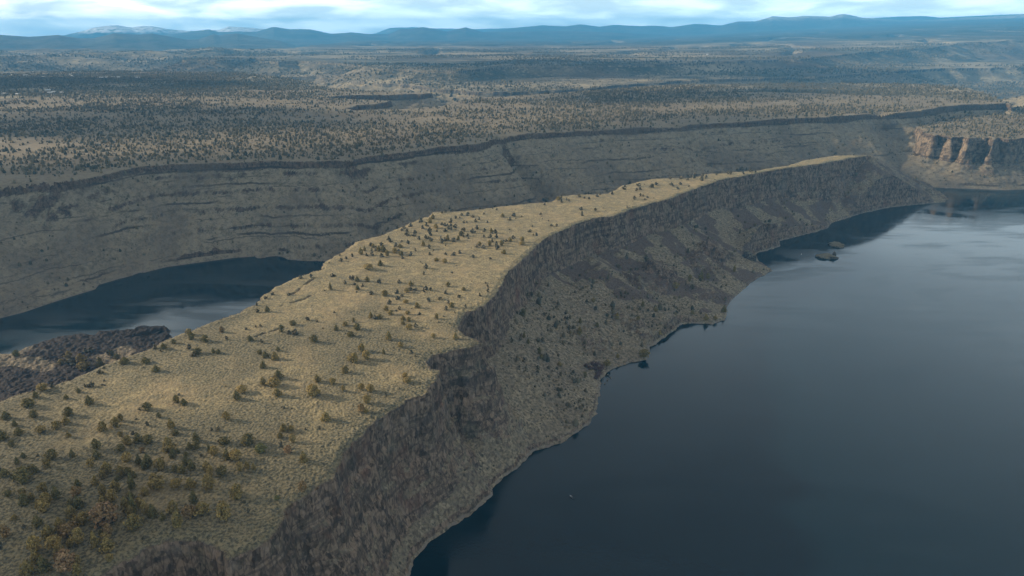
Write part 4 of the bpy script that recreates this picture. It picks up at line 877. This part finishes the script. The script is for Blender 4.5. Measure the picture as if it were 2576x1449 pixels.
print('mesa trees', len(P))
# (d) woodland on the far benches
x, y, q = sample(110000, 3600, 9500, -55, 48, 11)
z = height(x, y); c2 = fbm(x * 0.4, y, 700, 4, 0.55, 5.0); sd = sdist(x, y, MTOP)
keep = (q.random(len(x)) < 0.75 * sst(c2, -0.15, 0.3)) & (z > 20) & (sd < 0)
P = np.stack([x, y, z], 1)[keep]; s = q.gamma(7, 1.15, keep.sum()).clip(3, 14)
parts.append(scatter(P, s * 1.15, s, False, 5))
off = 0; VV = []; FF = []
for v, f in parts: VV.append(v); FF.append(f + off); off += len(v)
m, n, b = material('juniper_woodland'); g = n.new('ShaderNodeNewGeometry')
col = n.mix(g.outputs['Random Per Island'], (0.046, 0.044, 0.029), (0.150, 0.125, 0.078))
col = n.mix(n.ramp(n.noise(g.outputs['Position'], 0.004, 3), 0.5, 0.7, 0, 0.5), col, (0.075, 0.058, 0.034))
n.put(b.inputs['Base Color'], col)
wl = link_mesh('juniper_woodland', np.concatenate(VV), np.concatenate(FF), m); tag(wl, kind='stuff')
print('woodland', time.time() - T0, off)

# ------------------------------------------------------------------ rocks in the lake
m, n, b = material('islet_rock'); g = n.new('ShaderNodeNewGeometry')
rk = n.noise(g.outputs['Position'], 0.5, 4, 0.65); spz = n.new('ShaderNodeSeparateXYZ'); n.put(spz.inputs[0], g.outputs['Normal'])
n.put(b.inputs['Base Color'], n.mix(n.ramp(spz.outputs[2], 0.55, 0.9), n.mix(n.ramp(rk, 0.35, 0.65), (0.03, 0.025, 0.022), (0.12, 0.098, 0.08)), n.mix(n.ramp(rk, 0.4, 0.6), (0.10, 0.088, 0.06), (0.17, 0.145, 0.095))))
M_ROCK = m
def rock(name, L, W, H, seed, loc, rz, label, cat, group=None, flat=0.5, sub=4):
    import bmesh
    bm = bmesh.new(); bmesh.ops.create_icosphere(bm, subdivisions=sub, radius=1.0)
    co = np.array([v.co[:] for v in bm.verts], np.float32)
    nn = 0.30 * fbm(co[:, 0] * 10 + seed * 13, co[:, 1] * 10 + co[:, 2] * 7, 9, 4, 0.55) + 0.12 * fbm(co[:, 2] * 10 + seed, co[:, 0] * 10 - co[:, 1] * 6, 4, 3)
    co *= (1 + nn)[:, None]
    co[:, 2] = np.where(co[:, 2] > 0, np.sign(co[:, 2]) * np.abs(co[:, 2]) ** flat, co[:, 2])
    co *= np.array([L / 2, W / 2, H], np.float32)
    for v, c in zip(bm.verts, co): v.co = c
    me = bpy.data.meshes.new(name); bm.to_mesh(me); bm.free(); me.materials.append(M_ROCK)
    o = bpy.data.objects.new(name, me); COL.objects.link(o); o.location = loc; o.rotation_euler = (0, 0, rz)
    tag(o, label, cat, group); return o
def water_at(px, py): return plan([(px, py)], 0.0)[0]
p = water_at(2081, 647); d0 = math.hypot(p[0], p[1]); sc1 = d0 / F_PX / 2.515625 * 1.04
rock('rock_islet', 44 * sc1, 34 * sc1, 6.0, 1, (p[0], p[1], -0.5), 0.1, 'bare rock islet in the lake, the nearer one with an upright spike at its right', 'islet', 'rock islets off the far shore')
spk = water_at(2099, 647)
rock('rock_spike', 7, 6, 9.5, 5, (spk[0], spk[1] + 2, 1.0), 0.4, 'upright rock spike at the right end of the nearer islet', 'rock', None, 0.9, 3)
p = water_at(2104, 617)
rock('rock_islet', 36 * sc1, 40 * sc1, 5.0, 2, (p[0], p[1], -0.5), 0.35, 'low rock islet in the lake, the farther one nearer the shore', 'islet', 'rock islets off the far shore')
for k, (px, py, s_, lb) in enumerate([(1529, 944, 3.8, 'pale boulder in the water closest to the reddish brush'), (1533, 948, 2.6, 'small boulder in the shallows just below the pale one'), (1537, 952, 2.4, 'small boulder farthest out from the shore'), (1528, 957, 2.2, 'small dark boulder hugging the stony bank'), (1521, 966, 2.8, 'flat boulder at the edge of the stony bank')]):
    p = water_at(px, py); rock('boulder', s_, s_ * 0.8, s_ * 0.45, 10 + k, (p[0], p[1], 0.0), k, lb, 'boulder', 'boulders in the shallows', 0.8, 3)
P3, _, ok3 = cast(np.array([2812 / 3.75]), np.array([974 / 3.75]))
if ok3[0]: rock('boulder', 26, 22, 15, 22, tuple(P3[0] + np.array([0, 8, -2])), 0.5, 'house-sized brown boulder on the bank beside the far cove', 'boulder', None, 0.7, 4)

# reddish leafless brush on the bank
br_l = [(1484, 928), (1497, 930), (1510, 932), (1474, 922), (1500, 921), (1515, 925), (1490, 918), (1506, 944), (1499, 952)]
PB, DB, okb = cast(np.array([a for a, c in br_l]) / 2.515625, np.array([c for a, c in br_l]) / 2.515625)
m, n, b = material('bare_brush'); g = n.new('ShaderNodeNewGeometry'); n.put(b.inputs['Base Color'], n.mix(g.outputs['Random Per Island'], (0.06, 0.038, 0.034), (0.15, 0.095, 0.085))); M_BR = m
v, f = crown_mesh('broad', 91, 260, 0.085); bme = bpy.data.meshes.new('bush'); bme.from_pydata(v.tolist(), [], f.tolist()); bme.materials.append(M_BR)
for k in range(len(br_l)):
    if not okb[k] or PB[k][2] < 0.2: continue
    o = bpy.data.objects.new('leafless_bush', bme); COL.objects.link(o); o.location = PB[k]; o.rotation_euler = (0, 0, k * 1.3)
    s_ = 6.0 + (k * 37 % 5) * 0.7; o.scale = (s_, s_, s_ * 0.62)
    tag(o, 'reddish leafless bush in the thicket where the talus meets the lake', 'bush', 'reddish bushes on the bank')

# ------------------------------------------------------------------ the boat
def paint(name, c, rough=0.35, spec=0.5):
    m, n, b = material(name); g = n.new('ShaderNodeNewGeometry')
    n.put(b.inputs['Base Color'], n.mix(n.noise(g.outputs['Position'], 2.0, 3), tuple(v * 0.8 for v in c), c)); b.inputs['Roughness'].default_value = rough; b.inputs['Specular IOR Level'].default_value = spec
    return m
M_HULL, M_DECK, M_DARK, M_GLASS = paint('boat_hull_paint', (0.045, 0.05, 0.055)), paint('boat_deck', (0.40, 0.42, 0.43)), paint('dark_plastic', (0.015, 0.016, 0.018)), paint('windscreen', (0.08, 0.10, 0.11), 0.1)
def loft(secs, close=True):
    V = []; Fc = []; k = len(secs[0])
    for s_ in secs: V += s_
    for i in range(len(secs) - 1):
        for j in range(k - 1): Fc.append((i * k + j, i * k + j + 1, (i + 1) * k + j + 1, (i + 1) * k + j))
    Fc.append(tuple(range(k)))
    return V, Fc
def pymesh(name, V, Fc, mat, parent):
    me = bpy.data.meshes.new(name); me.from_pydata([tuple(v) for v in V], [], Fc); me.materials.append(mat)
    o = bpy.data.objects.new(name, me); COL.objects.link(o); o.parent = parent; return o
def box(cx, cy_, cz, a, b_, c):
    V = [(cx + i * a / 2, cy_ + j * b_ / 2, cz + k * c / 2) for i in (-1, 1) for j in (-1, 1) for k in (-1, 1)]
    return V, [(0, 1, 3, 2), (4, 6, 7, 5), (0, 4, 5, 1), (2, 3, 7, 6), (0, 2, 6, 4), (1, 5, 7, 3)]
p = water_at(1438, 1251)
boat = empty('motorboat', (p[0], p[1], 0), R(38)); tag(boat, 'small dark motorboat alone on the open lake', 'boat')
secs = []
for t in np.linspace(0, 1, 9):
    hw = 1.05 * (1 - t ** 2.6) ** 0.8 + 0.02; yk = -2.6 + 5.2 * t; zk = -0.35 + 0.45 * t ** 3; zg = 0.55 + 0.35 * t ** 2
    secs.append([(-hw, yk, zg), (-hw * 0.92, yk, 0.1), (-hw * 0.45, yk, zk), (0, yk, zk - 0.12), (hw * 0.45, yk, zk), (hw * 0.92, yk, 0.1), (hw, yk, zg)])
V, Fc = loft(secs); pymesh('hull', V, Fc, M_HULL, boat)
rim = [];
for t in np.linspace(0, 1, 9):
    hw = 1.05 * (1 - t ** 2.6) ** 0.8 + 0.02; yk = -2.6 + 5.2 * t; zg = 0.55 + 0.35 * t ** 2
    rim.append([(-hw - .05, yk, zg + .03), (-hw * .8, yk, zg + .06), (hw * .8, yk, zg + .06), (hw + .05, yk, zg + .03)])
fore = rim[5:]; V, Fc = loft(fore); pymesh('foredeck', V, Fc[:-1], M_DECK, boat)
V, Fc = box(0, -0.9, 0.22, 1.7, 3.0, 0.06); pymesh('floor_deck', V, Fc, M_DECK, boat)
V, Fc = box(0.35, 0.2, 0.62, 0.8, 0.6, 0.75); pymesh('console', V, Fc, M_DECK, boat)
V = [(-.95, .55, .75), (.95, .55, .75), (.8, .25, 1.25), (-.8, .25, 1.25), (-.95, .59, .75), (.95, .59, .75), (.8, .29, 1.25), (-.8, .29, 1.25)]
pymesh('windscreen', V, [(0, 1, 2, 3), (4, 7, 6, 5), (0, 4, 5, 1), (3, 2, 6, 7), (0, 3, 7, 4), (1, 5, 6, 2)], M_GLASS, boat)
for yk in (-0.6, -1.7):
    V, Fc = box(0, yk, 0.48, 1.5, 0.45, 0.4); pymesh('seat', V, Fc, M_DARK, boat)
V, Fc = box(0, -2.75, 0.75, 0.42, 0.5, 0.55); V2, F2 = box(0, -2.85, 0.1, 0.18, 0.25, 0.9); pymesh('outboard_motor', V + V2, Fc + [tuple(i + 8 for i in q_) for q_ in F2], M_DARK, boat)
# white buoy near the islets
p = water_at(2016, 640); by = empty('mooring_buoy', (p[0], p[1], 0)); tag(by, 'tiny white buoy on the water left of the rock islets', 'buoy')
M_WHITE = paint('white_paint', (0.75, 0.76, 0.76), 0.5)
def rev(prof_, k=12):
    V = [];
    for r_, z_ in prof_: V += [(r_ * math.cos(2 * math.pi * j / k), r_ * math.sin(2 * math.pi * j / k), z_) for j in range(k)]
    return V, [(i * k + j, i * k + (j + 1) % k, (i + 1) * k + (j + 1) % k, (i + 1) * k + j) for i in range(len(prof_) - 1) for j in range(k)]
V, Fc = rev([(0.01, -0.6), (0.8, -0.35), (0.95, 0.1), (0.7, 0.75), (0.25, 1.05), (0.01, 1.1)]); pymesh('float', V, Fc, M_WHITE, by)
V, Fc = rev([(0.07, 1.05), (0.07, 1.9), (0.01, 1.92)]); pymesh('mast', V, Fc, M_WHITE, by)

# ------------------------------------------------------------------ houses far off among the junipers
M_ROOF = paint('pale_roof', (0.45, 0.45, 0.44), 0.6); M_WALL = paint('house_wall', (0.40, 0.36, 0.31), 0.8)
hl = [(30, 190), (64, 191), (111, 290 / 1.49), (178, 188.5), (181, 192), (255, 197), (268, 196), (285, 195), (293, 198.5), (300, 195.5), (347, 196.5), (12, 237), (44, 238), (121, 229), (126, 235), (135, 233), (156, 234)]
PH, DH, okh = cast(np.array([a for a, c in hl]) / 2.515625, np.array([c for a, c in hl]) / 2.515625, 7000)
def house_mesh(nm, part):
    if part == 'wall': return box(0, 0, 1.4, 17, 10, 3.4)
    return [(-9.2, -6, 3.0), (9.2, -6, 3.0), (9.2, 6, 3.0), (-9.2, 6, 3.0), (-9.2, 0, 5.6), (9.2, 0, 5.6)], [(0, 1, 5, 4), (3, 4, 5, 2), (0, 4, 3), (1, 2, 5), (0, 3, 2, 1)]
HM = {}
for part, mt in (('wall', M_WALL), ('roof', M_ROOF)):
    V, Fc = house_mesh('', part); me = bpy.data.meshes.new(part); me.from_pydata(V, [], Fc); me.materials.append(mt); HM[part] = me
for k in range(len(hl)):
    if not okh[k]: continue
    h = empty('house', tuple(PH[k]), R((k * 53) % 70 - 30)); s_ = 0.8 + 0.35 * ((k * 7) % 4) / 3; h.scale = (s_, s_, s_ * 1.2)
    lo = hl[k][1] > 215
    tag(h, 'tiny pale-roofed house among dark junipers ' + ('in the lower cluster at the left' if lo else 'on the long hill crest at the left'), 'house', 'houses below the hill' if lo else 'houses along the hill crest')
    for part in ('wall', 'roof'):
        o = bpy.data.objects.new(part, HM[part]); COL.objects.link(o); o.parent = h
PH, DH, okh = cast(np.array([1779.]) / 2.515625, np.array([138.5]) / 2.515625, 20000)
if okh[0]:
    h = empty('barn', tuple(PH[0]), 0.3); h.scale = (1.3, 1.3, 1.6); tag(h, 'bright white barn alone on the brown far plain', 'barn')
    for part in ('wall', 'roof'):
        o = bpy.data.objects.new(part, HM[part]); COL.objects.link(o); o.parent = h
        if part == 'roof': o.data = o.data.copy(); o.data.materials[0] = M_WHITE

# ------------------------------------------------------------------ cloud shapes added out of view at the left, placed to shade the land
def shade_cloud_bank(spots, H=1750):
    VV = []; FF = []; off = 0
    import bmesh
    bm = bmesh.new(); bmesh.ops.create_icosphere(bm, subdivisions=5, radius=1.0)
    co = np.array([v.co[:] for v in bm.verts], np.float32); fc = np.array([[v.index for v in f.verts] for f in bm.faces], np.int32); bm.free()
    for k, (gx, gy, gz, rx, ry, rot) in enumerate(spots):
        L = (H - gz) / sz; cx, cy_ = gx + sx * L, gy + sy * L
        c = co.copy(); q = c * 6
        nn = 0.42 * fbm(q[:, 0] + k * 31, q[:, 1] + q[:, 2] * 0.8, 4.5, 5, 0.55) 
        c *= (1 + nn)[:, None]; c[:, 2] = np.where(c[:, 2] < 0, c[:, 2] * 0.25, c[:, 2])
        c *= np.array([rx, ry, 0.28 * min(rx, ry)], np.float32)
        cr, s_ = math.cos(rot), math.sin(rot)
        c = np.stack([c[:, 0] * cr - c[:, 1] * s_ + cx, c[:, 0] * s_ + c[:, 1] * cr + cy_, c[:, 2] + H], 1)
        VV.append(c); FF.append(fc + off); off += len(c)
    m, n, b = material('cloud'); b.inputs['Base Color'].default_value = (0.8, 0.81, 0.83, 1)
    o = link_mesh('shade_clouds', np.concatenate(VV), np.concatenate(FF), m, smooth=True); tag(o, kind='stuff')
shade_cloud_bank([(-290, 185, 120, 240, 215, 0.3), (-780, 1230, 110, 300, 190, 0.55), (-330, 1440, 110, 330, 170, 0.4), (180, 1760, 120, 330, 170, 0.5), (640, 2060, 120, 330, 170, 0.5), (-1100, 2150, 160, 520, 300, 0.25), (700, 2950, 160, 520, 230, 0.3), (-2600, 3300, 180, 1100, 420, 0.2), (900, 5200, 180, 1500, 600, 0.1)])  # each spot is a ground patch that these unseen clouds are added to shade

# ------------------------------------------------------------------ air
m = bpy.data.materials.new('air'); m.use_nodes = True; n = NT(m.node_tree)
out = n.new('ShaderNodeOutputMaterial'); v = n.new('ShaderNodeVolumePrincipled'); v.inputs['Density'].default_value = HAZE_DENSITY
v.inputs['Color'].default_value = (0.12, 0.53, 1.0, 1); v.inputs['Anisotropy'].default_value = 0.0
n.l.new(v.outputs[0], out.inputs['Volume'])
X, Z0, Z1 = 36500, -9.5, 900
hz = link_mesh('haze', [(a, b_, c) for a in (-X, X) for b_ in (-X, X) for c in (Z0, Z1)], [(0, 1, 3, 2), (4, 6, 7, 5), (0, 4, 5, 1), (2, 3, 7, 6), (0, 2, 6, 4), (1, 5, 7, 3)], m); tag(hz, kind='stuff')
print('done', time.time() - T0)
